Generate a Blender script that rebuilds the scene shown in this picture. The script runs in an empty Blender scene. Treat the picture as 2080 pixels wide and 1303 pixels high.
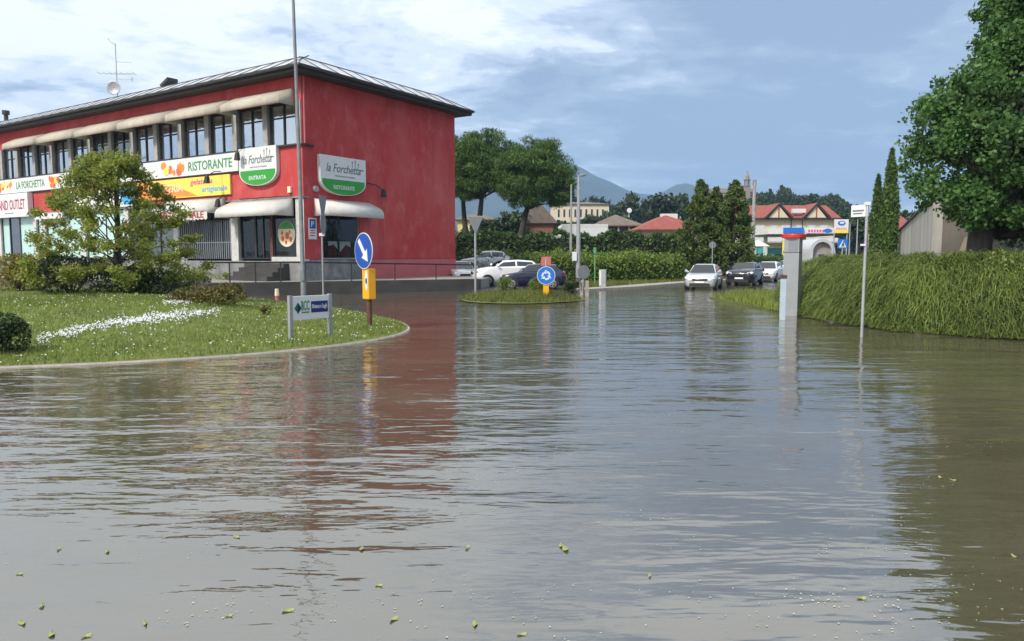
import bpy, math, random
import numpy as np
from mathutils import Vector, Matrix
random.seed(7); RNG = np.random.default_rng(7)
SC = bpy.context.scene
COL = SC.collection
R = math.radians

# ------------------------------------------------------------------ camera
EYE = 1.9; FPX = 1500.0; CX, CY = 1040.0, 651.5
TH = math.atan((CY-520.0)/FPX)
cam_d = bpy.data.cameras.new('camera'); cam = bpy.data.objects.new('camera', cam_d); COL.objects.link(cam)
cam_d.sensor_width = 36; cam_d.lens = 36*FPX/2080; cam_d.clip_start = .1; cam_d.clip_end = 20000
cam.location = (0, 0, EYE); cam.rotation_euler = (math.pi/2-TH, 0, 0)
SC.camera = cam

# ------------------------------------------------------------------ world and sun
SUN_EL, SUN_AZ = R(44), R(222)       # azimuth clockwise from +Y: behind the camera, to the left
world = bpy.data.worlds.new('World'); SC.world = world; world.use_nodes = True
def build_world():
    nt = world.node_tree; nt.nodes.clear(); N = nt.nodes; L = nt.links
    out = N.new('ShaderNodeOutputWorld'); bg = N.new('ShaderNodeBackground'); bg.inputs['Strength'].default_value = .13
    sky = N.new('ShaderNodeTexSky'); sky.sky_type = 'NISHITA'; sky.sun_disc = False
    sky.sun_elevation = SUN_EL; sky.sun_rotation = SUN_AZ; sky.air_density = 1.3; sky.dust_density = 1.5
    tc = N.new('ShaderNodeTexCoord'); sep = N.new('ShaderNodeSeparateXYZ'); L.new(tc.outputs['Generated'], sep.inputs[0])
    def M(op, a, b=None, c=None, clamp=False):
        n = N.new('ShaderNodeMath'); n.operation = op; n.use_clamp = clamp
        for i, v in enumerate((a, b, c)):
            if v is None: continue
            if isinstance(v, (int, float)): n.inputs[i].default_value = v
            else: L.new(v, n.inputs[i])
        return n.outputs[0]
    zz = M('MAXIMUM', sep.outputs['Z'], 0.0)
    den = M('ADD', zz, .16)
    px = M('DIVIDE', sep.outputs['X'], den); py = M('DIVIDE', sep.outputs['Y'], den)
    cmb = N.new('ShaderNodeCombineXYZ'); L.new(px, cmb.inputs[0]); L.new(py, cmb.inputs[1])
    def noise(scale, detail, rough, off, dist=0.0):
        mp = N.new('ShaderNodeMapping'); mp.inputs['Location'].default_value = off; mp.inputs['Scale'].default_value = (1, 1.25, 1)
        L.new(cmb.outputs[0], mp.inputs[0])
        n = N.new('ShaderNodeTexNoise'); n.inputs['Scale'].default_value = scale; n.inputs['Detail'].default_value = detail
        n.inputs['Roughness'].default_value = rough; n.inputs['Distortion'].default_value = dist
        L.new(mp.outputs[0], n.inputs['Vector']); return n.outputs['Fac']
    big = noise(.62, 6, .52, (3.1, 1.7, 0), .2); fine = noise(1.5, 9, .62, (9.2, 4.4, 0), .35)
    left = M('MULTIPLY_ADD', sep.outputs['X'], -.30, .0)            # the clearing sky is on the left
    low = M('MULTIPLY_ADD', M('SUBTRACT', zz, .27), 2.2, 0.0)
    low = M('MINIMUM', M('MAXIMUM', low, 0.0), .26)
    wisp = noise(4.6, 7, .62, (2.2, 7.1, 0), .6)
    fs = M('ADD', M('ADD', M('MULTIPLY', big, .95), M('MULTIPLY', fine, 1.0)), M('MULTIPLY', wisp, .45))
    f = M('ADD', M('ADD', fs, left), low)
    cr = N.new('ShaderNodeValToRGB'); cr.color_ramp.interpolation = 'EASE'
    return N, L, out, bg, sky, cr, f, M
N_, L_, out_, bg_, sky_, cr_, f_, M_ = build_world()
cr_.color_ramp.interpolation = 'EASE'; e = cr_.color_ramp.elements
cols = [(.0, (.20, .258, .372)), (.28, (.26, .322, .435)), (.50, (.365, .43, .54)), (.74, (.56, .62, .70)), (1.0, (.73, .75, .77))]
e[0].position = 0; e[0].color = (*cols[0][1], 1); e[1].position = 1; e[1].color = (*cols[-1][1], 1)
for p, c in cols[1:-1]:
    q = e.new(p); q.color = (*c, 1)
fr = M_('MULTIPLY_ADD', f_, 2.3, -2.34, clamp=True)
L_.new(fr, cr_.inputs[0])
sc10 = N_.new('ShaderNodeMixRGB'); sc10.blend_type = 'MULTIPLY'; sc10.inputs[0].default_value = 1; sc10.inputs[2].default_value = (9.6, 9.6, 9.6, 1)
L_.new(cr_.outputs[0], sc10.inputs[1])
mx = N_.new('ShaderNodeMixRGB'); mx.inputs[0].default_value = .92
L_.new(sky_.outputs[0], mx.inputs[1]); L_.new(sc10.outputs[0], mx.inputs[2]); L_.new(mx.outputs[0], bg_.inputs['Color'])
L_.new(bg_.outputs[0], out_.inputs['Surface'])

sun_d = bpy.data.lights.new('sun', 'SUN'); sun_d.energy = 3.0; sun_d.angle = R(8); sun_d.color = (1, .95, .87)
sun = bpy.data.objects.new('sun', sun_d); COL.objects.link(sun)
sdir = Vector((math.sin(SUN_AZ)*math.cos(SUN_EL), math.cos(SUN_AZ)*math.cos(SUN_EL), math.sin(SUN_EL)))
sun.rotation_euler = sdir.to_track_quat('Z', 'Y').to_euler(); sun.location = sdir*60
SC.view_settings.view_transform = 'Standard'; SC.view_settings.look = 'None'
SC.view_settings.exposure = 0.5; SC.view_settings.gamma = 1.0
SC.cycles.max_bounces = 6; SC.cycles.transparent_max_bounces = 12; SC.cycles.volume_bounces = 0
SC.cycles.use_denoising = True

# ------------------------------------------------------------------ helpers
def ray(px, py):
    v = (CY-py)/FPX
    return Vector(((px-CX)/FPX, math.cos(TH)+v*math.sin(TH), -math.sin(TH)+v*math.cos(TH)))
def W(px, py, Y):
    r = ray(px, py); return Vector((r.x*Y/r.y, Y, EYE+r.z*Y/r.y))
def G(px, py, z=0.0):
    r = ray(px, py); k = (z-EYE)/r.z; return Vector((r.x*k, r.y*k, z))

def tag(o, label=None, cat=None, group=None, kind=None):
    if label: o['label'] = label
    if cat: o['category'] = cat
    if group: o['group'] = group
    if kind: o['kind'] = kind
    return o
def thing(name, label, cat, loc=(0, 0, 0), rz=0, group=None):
    o = bpy.data.objects.new(name, None); COL.objects.link(o); o.empty_display_size = .2
    o.location = loc; o.rotation_euler = (0, 0, rz); tag(o, label, cat, group); return o
def link(name, me, parent=None, loc=(0, 0, 0), rot=(0, 0, 0)):
    o = bpy.data.objects.new(name, me); COL.objects.link(o)
    if parent: o.parent = parent
    o.location = loc; o.rotation_euler = rot; return o
def kids(o): return [c for c in COL.objects if c.parent == o]
def copy_tree(o, parent=None, children=None):
    c = o.copy(); COL.objects.link(c)
    if parent: c.parent = parent
    for ch in list(o.children): copy_tree(ch, c)
    return c

class MB:
    """collects faces; build() links them as one mesh object"""
    def __init__(s): s.v = []; s.f = []; s.m = []; s.cur = 0
    def add(s, vs, fs):
        b = len(s.v); s.v += [tuple(p) for p in vs]
        for f in fs: s.f.append(tuple(b+i for i in f)); s.m.append(s.cur)
        return s
    def quad(s, *p): return s.add(p, [tuple(range(len(p)))])
    def box(s, x0, x1, y0, y1, z0, z1, mtx=None):
        vs = [Vector((x, y, z)) for z in (z0, z1) for y in (y0, y1) for x in (x0, x1)]
        if mtx: vs = [mtx @ v for v in vs]
        return s.add(vs, [(0, 2, 3, 1), (4, 5, 7, 6), (0, 1, 5, 4), (2, 6, 7, 3), (0, 4, 6, 2), (1, 3, 7, 5)])
    def prism(s, poly, h0, h1, fn=None):
        """poly in 2D, extruded h0..h1; fn maps (a,b,h) to 3D"""
        fn = fn or (lambda a, b, h: (a, b, h)); n = len(poly)
        vs = [fn(a, b, h0) for a, b in poly]+[fn(a, b, h1) for a, b in poly]
        return s.add(vs, [tuple(range(n))[::-1], tuple(range(n, 2*n))]+[(i, (i+1) % n, n+(i+1) % n, n+i) for i in range(n)])
    def tube(s, pts, rs, n=8, cap=True):
        pts = [Vector(p) for p in pts]
        if isinstance(rs, (int, float)): rs = [rs]*len(pts)
        vs = []
        for i, p in enumerate(pts):
            d = (pts[min(i+1, len(pts)-1)]-pts[max(i-1, 0)]).normalized()
            a = d.orthogonal().normalized() if abs(d.z) < .95 else Vector((1, 0, 0)); a = (a-d*a.dot(d)).normalized(); b = d.cross(a)
            vs += [p+(a*math.cos(2*math.pi*k/n)+b*math.sin(2*math.pi*k/n))*rs[i] for k in range(n)]
        fs = []
        for i in range(len(pts)-1):
            for k in range(n): fs.append((i*n+k, i*n+(k+1) % n, (i+1)*n+(k+1) % n, (i+1)*n+k))
        if cap: fs += [tuple(range(n))[::-1], tuple(range((len(pts)-1)*n, len(pts)*n))]
        return s.add(vs, fs)
    def loft(s, rings, closed=True, cap=True):
        n = len(rings[0]); vs = [p for r in rings for p in r]; fs = []
        for i in range(len(rings)-1):
            for k in range(n if closed else n-1): fs.append((i*n+k, i*n+(k+1) % n, (i+1)*n+(k+1) % n, (i+1)*n+k))
        if cap: fs += [tuple(range(n))[::-1], tuple(range((len(rings)-1)*n, len(rings)*n))]
        return s.add(vs, fs)
    def mesh(s, name, mats, smooth=None):
        me = bpy.data.meshes.new(name); me.from_pydata(s.v, [], s.f)
        mats = mats if isinstance(mats, (list, tuple)) else [mats]
        for m in mats: me.materials.append(m)
        me.polygons.foreach_set('material_index', s.m)
        if smooth:
            me.polygons.foreach_set('use_smooth', [True]*len(s.f)); me.set_sharp_from_angle(angle=R(smooth))
        me.validate(); me.update(); return me
    def build(s, name, mats, parent=None, loc=(0, 0, 0), rot=(0, 0, 0), smooth=None, bevel=0):
        o = link(name, s.mesh(name, mats, smooth), parent, loc, rot)
        if bevel:
            b = o.modifiers.new('bevel', 'BEVEL'); b.width = bevel; b.segments = 2; b.limit_method = 'ANGLE'
        return o

# ------------------------------------------------------------------ materials
def mat(name, col, rough=.6, metal=0.0, var=.12, scale=3.0, bump=0.0, bscale=30.0, dirt=0.0, dirtcol=(.1, .09, .07), spec=.5, coat=0.0, stretch=(1, 1, 1)):
    m = bpy.data.materials.new(name); m.use_nodes = True; nt = m.node_tree; N = nt.nodes; L = nt.links
    p = N['Principled BSDF']; p.inputs['Roughness'].default_value = rough; p.inputs['Metallic'].default_value = metal
    p.inputs['Specular IOR Level'].default_value = spec; p.inputs['Coat Weight'].default_value = coat; p.inputs['Coat Roughness'].default_value = .05
    tc = N.new('ShaderNodeTexCoord'); mp = N.new('ShaderNodeMapping'); mp.inputs['Scale'].default_value = stretch; L.new(tc.outputs['Object'], mp.inputs[0])
    n = N.new('ShaderNodeTexNoise'); n.inputs['Scale'].default_value = scale; n.inputs['Detail'].default_value = 6; n.inputs['Roughness'].default_value = .6
    L.new(mp.outputs[0], n.inputs['Vector'])
    r = N.new('ShaderNodeValToRGB'); e = r.color_ramp.elements
    e[0].position = .3; e[0].color = (*[max(0, c*(1-var)) for c in col], 1); e[1].position = .7; e[1].color = (*[min(1, c*(1+var)) for c in col], 1)
    L.new(n.outputs['Fac'], r.inputs[0]); last = r.outputs[0]
    if dirt:
        n2 = N.new('ShaderNodeTexNoise'); n2.inputs['Scale'].default_value = scale*.6; n2.inputs['Detail'].default_value = 8; n2.inputs['Roughness'].default_value = .7
        mp2 = N.new('ShaderNodeMapping'); mp2.inputs['Location'].default_value = (5, 3, 1); mp2.inputs['Scale'].default_value = stretch
        L.new(tc.outputs['Object'], mp2.inputs[0]); L.new(mp2.outputs[0], n2.inputs['Vector'])
        r2 = N.new('ShaderNodeValToRGB'); r2.color_ramp.elements[0].position = .45; r2.color_ramp.elements[1].position = .75
        r2.color_ramp.elements[1].color = (dirt, dirt, dirt, 1); L.new(n2.outputs['Fac'], r2.inputs[0])
        mx = N.new('ShaderNodeMixRGB'); mx.inputs[2].default_value = (*dirtcol, 1); L.new(r2.outputs[0], mx.inputs[0]); L.new(last, mx.inputs[1]); last = mx.outputs[0]
    L.new(last, p.inputs['Base Color'])
    if bump:
        nb = N.new('ShaderNodeTexNoise'); nb.inputs['Scale'].default_value = bscale; nb.inputs['Detail'].default_value = 5; L.new(mp.outputs[0], nb.inputs['Vector'])
        b = N.new('ShaderNodeBump'); b.inputs['Strength'].default_value = 1; b.inputs['Distance'].default_value = bump
        L.new(nb.outputs['Fac'], b.inputs['Height']); L.new(b.outputs[0], p.inputs['Normal'])
    return m
def leafmat(name, cols, trans=.3, rough=.55):
    """leaf colours differ from leaf to leaf"""
    m = bpy.data.materials.new(name); m.use_nodes = True; nt = m.node_tree; N = nt.nodes; L = nt.links
    p = N['Principled BSDF']; p.inputs['Roughness'].default_value = rough; p.inputs['Specular IOR Level'].default_value = .35
    g = N.new('ShaderNodeNewGeometry'); r = N.new('ShaderNodeValToRGB'); e = r.color_ramp.elements
    e[0].position = 0; e[0].color = (*cols[0], 1); e[1].position = 1; e[1].color = (*cols[-1], 1)
    for i, c in enumerate(cols[1:-1]):
        q = e.new((i+1)/(len(cols)-1)); q.color = (*c, 1)
    L.new(g.outputs['Random Per Island'], r.inputs[0])
    tc = N.new('ShaderNodeTexCoord'); n = N.new('ShaderNodeTexNoise'); n.inputs['Scale'].default_value = .8; n.inputs['Detail'].default_value = 3
    L.new(tc.outputs['Object'], n.inputs['Vector'])
    hs = N.new('ShaderNodeHueSaturation'); mr = N.new('ShaderNodeMapRange'); mr.inputs[1].default_value = .3; mr.inputs[2].default_value = .7; mr.inputs[3].default_value = .75; mr.inputs[4].default_value = 1.25
    L.new(n.outputs['Fac'], mr.inputs[0]); L.new(mr.outputs[0], hs.inputs['Value']); L.new(r.outputs[0], hs.inputs['Color'])
    L.new(hs.outputs[0], p.inputs['Base Color'])
    t = N.new('ShaderNodeBsdfTranslucent'); L.new(hs.outputs[0], t.inputs['Color'])
    ms = N.new('ShaderNodeMixShader'); ms.inputs[0].default_value = trans
    L.new(p.outputs[0], ms.inputs[1]); L.new(t.outputs[0], ms.inputs[2]); L.new(ms.outputs[0], N['Material Output'].inputs['Surface'])
    return m
def glassmat(name, tint=(.02, .025, .03), mirror=.25, rough=.03, see=0.0):
    m = bpy.data.materials.new(name); m.use_nodes = True; nt = m.node_tree; N = nt.nodes; L = nt.links
    p = N['Principled BSDF']; p.inputs['Base Color'].default_value = (*tint, 1); p.inputs['Roughness'].default_value = rough; p.inputs['Specular IOR Level'].default_value = .6
    gl = N.new('ShaderNodeBsdfGlossy'); gl.inputs['Roughness'].default_value = rough; gl.inputs['Color'].default_value = (.9, .95, 1, 1)
    a = N.new('ShaderNodeMixShader'); a.inputs[0].default_value = mirror
    if see:
        tr = N.new('ShaderNodeBsdfTransparent'); tr.inputs[0].default_value = (.8, .85, .83, 1)
        s = N.new('ShaderNodeMixShader'); s.inputs[0].default_value = see; L.new(p.outputs[0], s.inputs[1]); L.new(tr.outputs[0], s.inputs[2]); L.new(s.outputs[0], a.inputs[1])
    else: L.new(p.outputs[0], a.inputs[1])
    L.new(gl.outputs[0], a.inputs[2]); L.new(a.outputs[0], N['Material Output'].inputs['Surface'])
    tc = N.new('ShaderNodeTexCoord'); n = N.new('ShaderNodeTexNoise'); n.inputs['Scale'].default_value = 1.1
    b = N.new('ShaderNodeBump'); b.inputs['Distance'].default_value = .012; L.new(tc.outputs['Object'], n.inputs['Vector']); L.new(n.outputs['Fac'], b.inputs['Height'])
    L.new(b.outputs[0], gl.inputs['Normal']); return m

M = {}
M['red'] = mat('red_plaster', (.37, .048, .056), .85, var=.16, scale=.45, bump=.006, bscale=25, dirt=.45, dirtcol=(.46, .13, .13))
M['redpale'] = mat('faded_red_plaster', (.52, .13, .13), .85, var=.12, scale=1.2, bump=.004)
M['soffit'] = mat('dark_soffit', (.035, .032, .03), .6)
M['zinc'] = mat('zinc_roof', (.62, .63, .64), .3, .6, var=.2, scale=.7, dirt=.25, dirtcol=(.2, .2, .2))
M['seam'] = mat('roof_seam', (.05, .05, .05), .5)
def streaked_plaster(name, col, pale, dark):
    m = bpy.data.materials.new(name); m.use_nodes = True; nt = m.node_tree; N = nt.nodes; L = nt.links; p = N['Principled BSDF']; p.inputs['Roughness'].default_value = .85; p.inputs['Specular IOR Level'].default_value = .25
    tc = N.new('ShaderNodeTexCoord'); last = None
    def layer(scale, st, lo, hi, colr, amt, off, detail=7):
        nonlocal last
        mp = N.new('ShaderNodeMapping'); mp.inputs['Scale'].default_value = st; mp.inputs['Location'].default_value = off; L.new(tc.outputs['Object'], mp.inputs[0])
        n = N.new('ShaderNodeTexNoise'); n.inputs['Scale'].default_value = scale; n.inputs['Detail'].default_value = detail; n.inputs['Roughness'].default_value = .65; L.new(mp.outputs[0], n.inputs['Vector'])
        r = N.new('ShaderNodeMapRange'); r.inputs[1].default_value = lo; r.inputs[2].default_value = hi; r.inputs[4].default_value = amt; L.new(n.outputs['Fac'], r.inputs[0])
        mx = N.new('ShaderNodeMixRGB'); mx.inputs[1].default_value = (*col, 1); mx.inputs[2].default_value = (*colr, 1); L.new(r.outputs[0], mx.inputs[0])
        if last: L.new(last, mx.inputs[1])
        last = mx.outputs[0]
    layer(.30, (1, 1, .8), .40, .66, pale, .6, (0, 0, 0)); layer(1.6, (1, 1, .10), .48, .70, dark, .6, (4, 2, 1)); layer(1.2, (1, 1, .7), .53, .68, pale, .65, (9, 5, 3)); layer(5, (1, 1, .2), .58, .72, pale, .35, (2, 8, 3)); layer(9, (1, 1, 1), .6, .75, dark, .35, (1, 1, 6))
    L.new(last, p.inputs['Base Color']); n = N.new('ShaderNodeTexNoise'); n.inputs['Scale'].default_value = 22; n.inputs['Detail'].default_value = 6; L.new(tc.outputs['Object'], n.inputs['Vector'])
    b = N.new('ShaderNodeBump'); b.inputs['Distance'].default_value = .008; L.new(n.outputs['Fac'], b.inputs['Height']); L.new(b.outputs[0], p.inputs['Normal']); return m
M['red'] = streaked_plaster('red_plaster', (.47, .053, .053), (.55, .14, .13), (.36, .042, .042))
M['concrete'] = mat('concrete', (.34, .33, .31), .85, var=.2, scale=2, bump=.003, dirt=.4)
M['palestone'] = mat('pale_stone', (.55, .54, .52), .7, var=.15, scale=4, dirt=.35, dirtcol=(.25, .24, .22))
M['plinth'] = mat('grey_plinth', (.22, .225, .22), .85, var=.35, scale=1.6, bump=.004, dirt=.6, dirtcol=(.06, .06, .055))
M['wetwall'] = mat('wet_dark_concrete', (.05, .046, .042), .75, var=.35, scale=1.1, bump=.006, bscale=14, dirt=.4, dirtcol=(.02, .02, .018))
M['pave'] = mat('pavement', (.30, .28, .25), .8, var=.15, scale=1.5, dirt=.4)
M['canvas'] = mat('beige_canvas', (.46, .41, .33), .9, var=.12, scale=2.5, bump=.03, bscale=3, dirt=.35, dirtcol=(.36, .32, .25), stretch=(1, .5, .5))
M['whitecanvas'] = mat('white_canvas', (.60, .58, .53), .9, var=.08, scale=2.5, bump=.025, bscale=3, dirt=.2, dirtcol=(.5, .47, .4))
M['frame'] = mat('dark_window_frame', (.025, .022, .02), .5)
M['glass'] = glassmat('window_glass', (.03, .035, .04), .62)
M['glassdark'] = glassmat('dark_window_glass', (.015, .017, .018), .16)
M['shopglass'] = glassmat('shop_glass', (.01, .012, .012), .05, see=.75)
M['mint'] = mat('mint_window_film', (.46, .66, .62), .35, var=.05)
M['black'] = mat('black_iron', (.015, .014, .013), .55)
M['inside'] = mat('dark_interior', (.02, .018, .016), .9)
M['white'] = mat('white_panel', (.68, .68, .67), .45, var=.03)
M['whitedull'] = mat('dull_white_paint', (.66, .65, .62), .7, var=.08, dirt=.2, dirtcol=(.35, .33, .28))
M['green'] = mat('sign_green', (.03, .30, .035), .45, var=.05)
M['textgreen'] = mat('green_lettering', (.035, .25, .06), .5, var=.05)
M['textgrey'] = mat('grey_lettering', (.16, .17, .16), .5, var=.05)
M['textred'] = mat('crimson_lettering', (.40, .02, .05), .5, var=.05)
M['pink'] = mat('pink_lettering', (.75, .05, .26), .5, var=.05)
M['skyblue'] = mat('sky_blue_lettering', (.05, .36, .68), .5, var=.05)
M['yellow'] = mat('sign_yellow', (.85, .64, .10), .5, var=.06)
M['orange'] = mat('sign_orange', (.80, .25, .045), .5, var=.15, scale=2)
M['tomato'] = mat('food_red', (.70, .12, .05), .6, var=.4, scale=6)
M['cream'] = mat('cream_paint', (.78, .66, .46), .7, var=.06)
M['blue'] = mat('traffic_blue', (.012, .07, .36), .4, var=.04)
M['blue2'] = mat('traffic_light_blue', (.012, .16, .58), .4, var=.04)
M['navy'] = mat('navy_panel', (.012, .025, .16), .4, var=.05)
M['galv'] = mat('galvanised_steel', (.36, .37, .37), .5, .35, var=.15, scale=5, dirt=.2)
M['polegrey'] = mat('weathered_pole_grey', (.22, .23, .23), .55, .25, var=.2, scale=4, dirt=.4, dirtcol=(.12, .10, .08))
M['greypaint'] = mat('grey_paint', (.20, .215, .23), .5, .1, var=.1)
M['signback'] = mat('sign_back', (.22, .23, .24), .55, .3, var=.1)
M['amber'] = mat('yellow_delineator', (.85, .40, .01), .45, var=.05)
M['rust'] = mat('rusty_steel', (.12, .05, .03), .85, var=.4, scale=9, dirt=.5, dirtcol=(.05, .03, .02))
M['kerb'] = mat('kerb_stone', (.34, .30, .27), .8, var=.2, scale=5, dirt=.45, dirtcol=(.16, .14, .12), bump=.004)
M['bark'] = mat('bark', (.05, .042, .034), .9, var=.4, scale=6, bump=.015, bscale=16, stretch=(1, 1, .3))
M['pinebark'] = mat('pine_bark', (.11, .065, .045), .9, var=.4, scale=4, bump=.02, bscale=10, stretch=(1, 1, .3))
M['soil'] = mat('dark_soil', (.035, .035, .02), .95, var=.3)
M['tyre'] = mat('tyre_rubber', (.012, .012, .012), .8)
M['rim'] = mat('alloy_rim', (.45, .46, .47), .3, .8, var=.1)
M['chrome'] = mat('chrome', (.6, .6, .6), .15, .95)
M['lamp'] = glassmat('headlight_glass', (.55, .57, .58), .35)
M['tail'] = mat('tail_light_red', (.30, .01, .012), .2, coat=.6)
M['tail'].name = 'tail_light_plastic'
M['carglass'] = glassmat('car_glass', (.010, .015, .014), .04)
M['plate'] = mat('number_plate', (.75, .75, .72), .4)
M['hail'] = mat('hail', (.82, .83, .84), .5, var=.1, scale=20)

# ------------------------------------------------------------------ setting: ground, water, land
def structure(name, mb, mats, smooth=None, **k):
    o = mb.build(name, mats, smooth=smooth, **k); o['kind'] = 'structure'; return o
def smoothstep(a, b, x):
    t = np.clip((x-a)/(b-a), 0, 1); return t*t*(3-2*t)

def grassmat(name, a, b, c):
    m = mat(name, a, .9, var=.3, scale=2.2, dirt=.75, dirtcol=b, bump=.02, bscale=40); return m
M['turf'] = grassmat('turf_ground', (.12, .16, .028), (.16, .15, .05), 0)
M['verge'] = grassmat('verge_ground', (.10, .13, .03), (.15, .12, .05), 0)
M['road'] = mat('wet_asphalt', (.045, .045, .047), .18, var=.25, scale=.8, bump=.004, bscale=20, dirt=.5, dirtcol=(.09, .09, .09))
M['field'] = grassmat('field_ground', (.06, .09, .025), (.10, .09, .04), 0)
M['forest'] = mat('forest_hill', (.035, .06, .025), .95, var=.4, scale=.03, bump=1.2, bscale=.15, dirt=.4, dirtcol=(.06, .08, .03))
M['mount'] = mat('mountain_forest', (.028, .042, .036), .95, var=.35, scale=.004, bump=12, bscale=.02)

structure('ground', MB().quad((-4500, -300, -.45), (4500, -300, -.45), (4500, 4200, -.45), (-4500, 4200, -.45)), M['soil'])
# flood water
def watermat():
    m = bpy.data.materials.new('muddy_flood_water'); m.use_nodes = True; nt = m.node_tree; N = nt.nodes; L = nt.links
    p = N['Principled BSDF']; p.inputs['Roughness'].default_value = .03; p.inputs['IOR'].default_value = 2.9
    tc = N.new('ShaderNodeTexCoord')
    def noise(scale, detail, st, rough=.5, dist=0, off=(0, 0, 0), rz=0):
        mp = N.new('ShaderNodeMapping'); mp.inputs['Scale'].default_value = st; mp.inputs['Location'].default_value = off; mp.inputs['Rotation'].default_value = (0, 0, rz)
        L.new(tc.outputs['Object'], mp.inputs[0]); n = N.new('ShaderNodeTexNoise'); n.inputs['Scale'].default_value = scale
        n.inputs['Detail'].default_value = detail; n.inputs['Roughness'].default_value = rough; n.inputs['Distortion'].default_value = dist
        L.new(mp.outputs[0], n.inputs['Vector']); return n.outputs['Fac']
    def mth(op, a, b=None, c=None, clamp=False):
        n = N.new('ShaderNodeMath'); n.operation = op; n.use_clamp = clamp
        for i, v in enumerate((a, b, c)):
            if v is None: continue
            if isinstance(v, (int, float)): n.inputs[i].default_value = v
            else: L.new(v, n.inputs[i])
        return n.outputs[0]
    mud = N.new('ShaderNodeValToRGB'); e = mud.color_ramp.elements
    e[0].position = .3; e[0].color = (.072, .062, .037, 1); e[1].position = .7; e[1].color = (.105, .092, .062, 1)
    L.new(noise(.35, 5, (1, 2, 1)), mud.inputs[0]); L.new(mud.outputs[0], p.inputs['Base Color'])
    gust = mth('MULTIPLY_ADD', noise(.16, 3, (.6, 1.4, 1), off=(3, 8, 0)), 3.2, -.95, clamp=True)      # ripple patches between calm ones
    w1 = noise(.62, 2, (.55, 1.25, 1), .45, .4, rz=.18)
    w2 = noise(1.45, 3, (.5, 1.35, 1), .5, .3, off=(7, 2, 0), rz=-.12)
    w3 = noise(8.0, 3, (.6, 1.2, 1), .5, 0, off=(1, 2, 0))
    h = mth('ADD', mth('MULTIPLY', w1, .046), mth('MULTIPLY', mth('MULTIPLY', w2, .043), mth('MULTIPLY_ADD', gust, .8, .2)))
    w4 = noise(3.4, 3, (.35, 1.5, 1), .5, .2, off=(4, 6, 0), rz=.08)
    h = mth('ADD', h, mth('MULTIPLY', w4, .012))
    h = mth('ADD', h, mth('MULTIPLY', mth('MULTIPLY', w3, .003), mth('MULTIPLY_ADD', gust, .7, .3)))
    b = N.new('ShaderNodeBump'); b.inputs['Distance'].default_value = WAVE; b.inputs['Strength'].default_value = 1
    L.new(h, b.inputs['Height']); L.new(b.outputs[0], p.inputs['Normal'])
    return m
WAVE = 1.0
M['water'] = watermat()
structure('flood_water', MB().quad((-70, -12, 0), (70, -12, 0), (70, 62, 0), (-70, 62, 0)), M['water'])

# lawn mound: star-shaped outline round a centre
LC = np.array((-14.0, 22.0))
_out = np.array([(-8.6, 12.5), (-6.54, 13.25), (-5.08, 14.1), (-3.75, 15.5), (-2.9, 17), (-2.62, 18.6), (-3.05, 20.6), (-4.2, 22.8), (-5.7, 25.2), (-8.2, 28.4),
                 (-11.0, 31.6), (-17, 34.5), (-24, 36), (-31, 34), (-34, 27), (-33, 18), (-25, 12.6), (-17, 11.8), (-12, 12.0)])
_a = np.arctan2(_out[:, 1]-LC[1], _out[:, 0]-LC[0]); _r = np.hypot(_out[:, 0]-LC[0], _out[:, 1]-LC[1]); _o = np.argsort(_a); _a = _a[_o]; _r = _r[_o]
def lawn_R(a): return np.interp(a, np.r_[_a-2*np.pi, _a, _a+2*np.pi], np.r_[_r, _r, _r])
_aa = np.linspace(-np.pi, np.pi, 241)[:-1]; _rr = lawn_R(_aa)
_rr = sum(np.roll(_rr, k) for k in range(-2, 3))/5
def lawn_R(a): return np.interp(a, np.r_[_aa-2*np.pi, _aa, _aa+2*np.pi], np.r_[_rr, _rr, _rr])
def lawn_z(x, y):
    x = np.asarray(x, float); y = np.asarray(y, float); a = np.arctan2(y-LC[1], x-LC[0]); t = np.hypot(x-LC[0], y-LC[1])/lawn_R(a)
    edge = (1-t)*lawn_R(a)
    z = .022+.05*smoothstep(0, .5, edge)+.60*smoothstep(.1, 7.5, edge)+.025*np.sin(x*1.3+y*.7)*smoothstep(.3, 2, edge)
    return np.where(t > 1, -.3, z)
def lawn():
    mb = MB(); fr = [1, .985, .96, .93, .89, .84, .78, .7, .6, .5, .4, .3, .2, .1]
    vs = []
    for f in fr:
        x = LC[0]+np.cos(_aa)*_rr*f; y = LC[1]+np.sin(_aa)*_rr*f; z = lawn_z(x*.999+LC[0]*.001, y*.999+LC[1]*.001)
        vs += list(zip(x, y, z))
    vs.append((LC[0], LC[1], float(lawn_z(*LC)))); n = len(_aa); fs = []
    for i in range(len(fr)-1):
        for k in range(n): fs.append((i*n+k, i*n+(k+1) % n, (i+1)*n+(k+1) % n, (i+1)*n+k))
    c = len(vs)-1; i = len(fr)-1
    for k in range(n): fs.append((i*n+k, i*n+(k+1) % n, c))
    mb.add(vs, fs); return mb
structure('lawn', lawn(), M['turf'], smooth=60)
def kerbring(center, aa, rr, wid, top, closed=True):
    mb = MB(); rings = []
    for a, r in zip(aa, rr):
        u = Vector((math.cos(a), math.sin(a), 0)); c = Vector((center[0], center[1], 0))
        rings.append([c+u*(r-.01)+Vector((0, 0, -.3)), c+u*(r-.01)+Vector((0, 0, top)), c+u*(r+wid-.02)+Vector((0, 0, top)), c+u*(r+wid)+Vector((0, 0, top-.025)), c+u*(r+wid)+Vector((0, 0, -.3))])
    if closed: rings.append(rings[0])
    return mb.loft(rings, True, not closed)
structure('kerb', kerbring(LC, _aa, _rr, .06, .025), M['kerb'], smooth=30)

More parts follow.
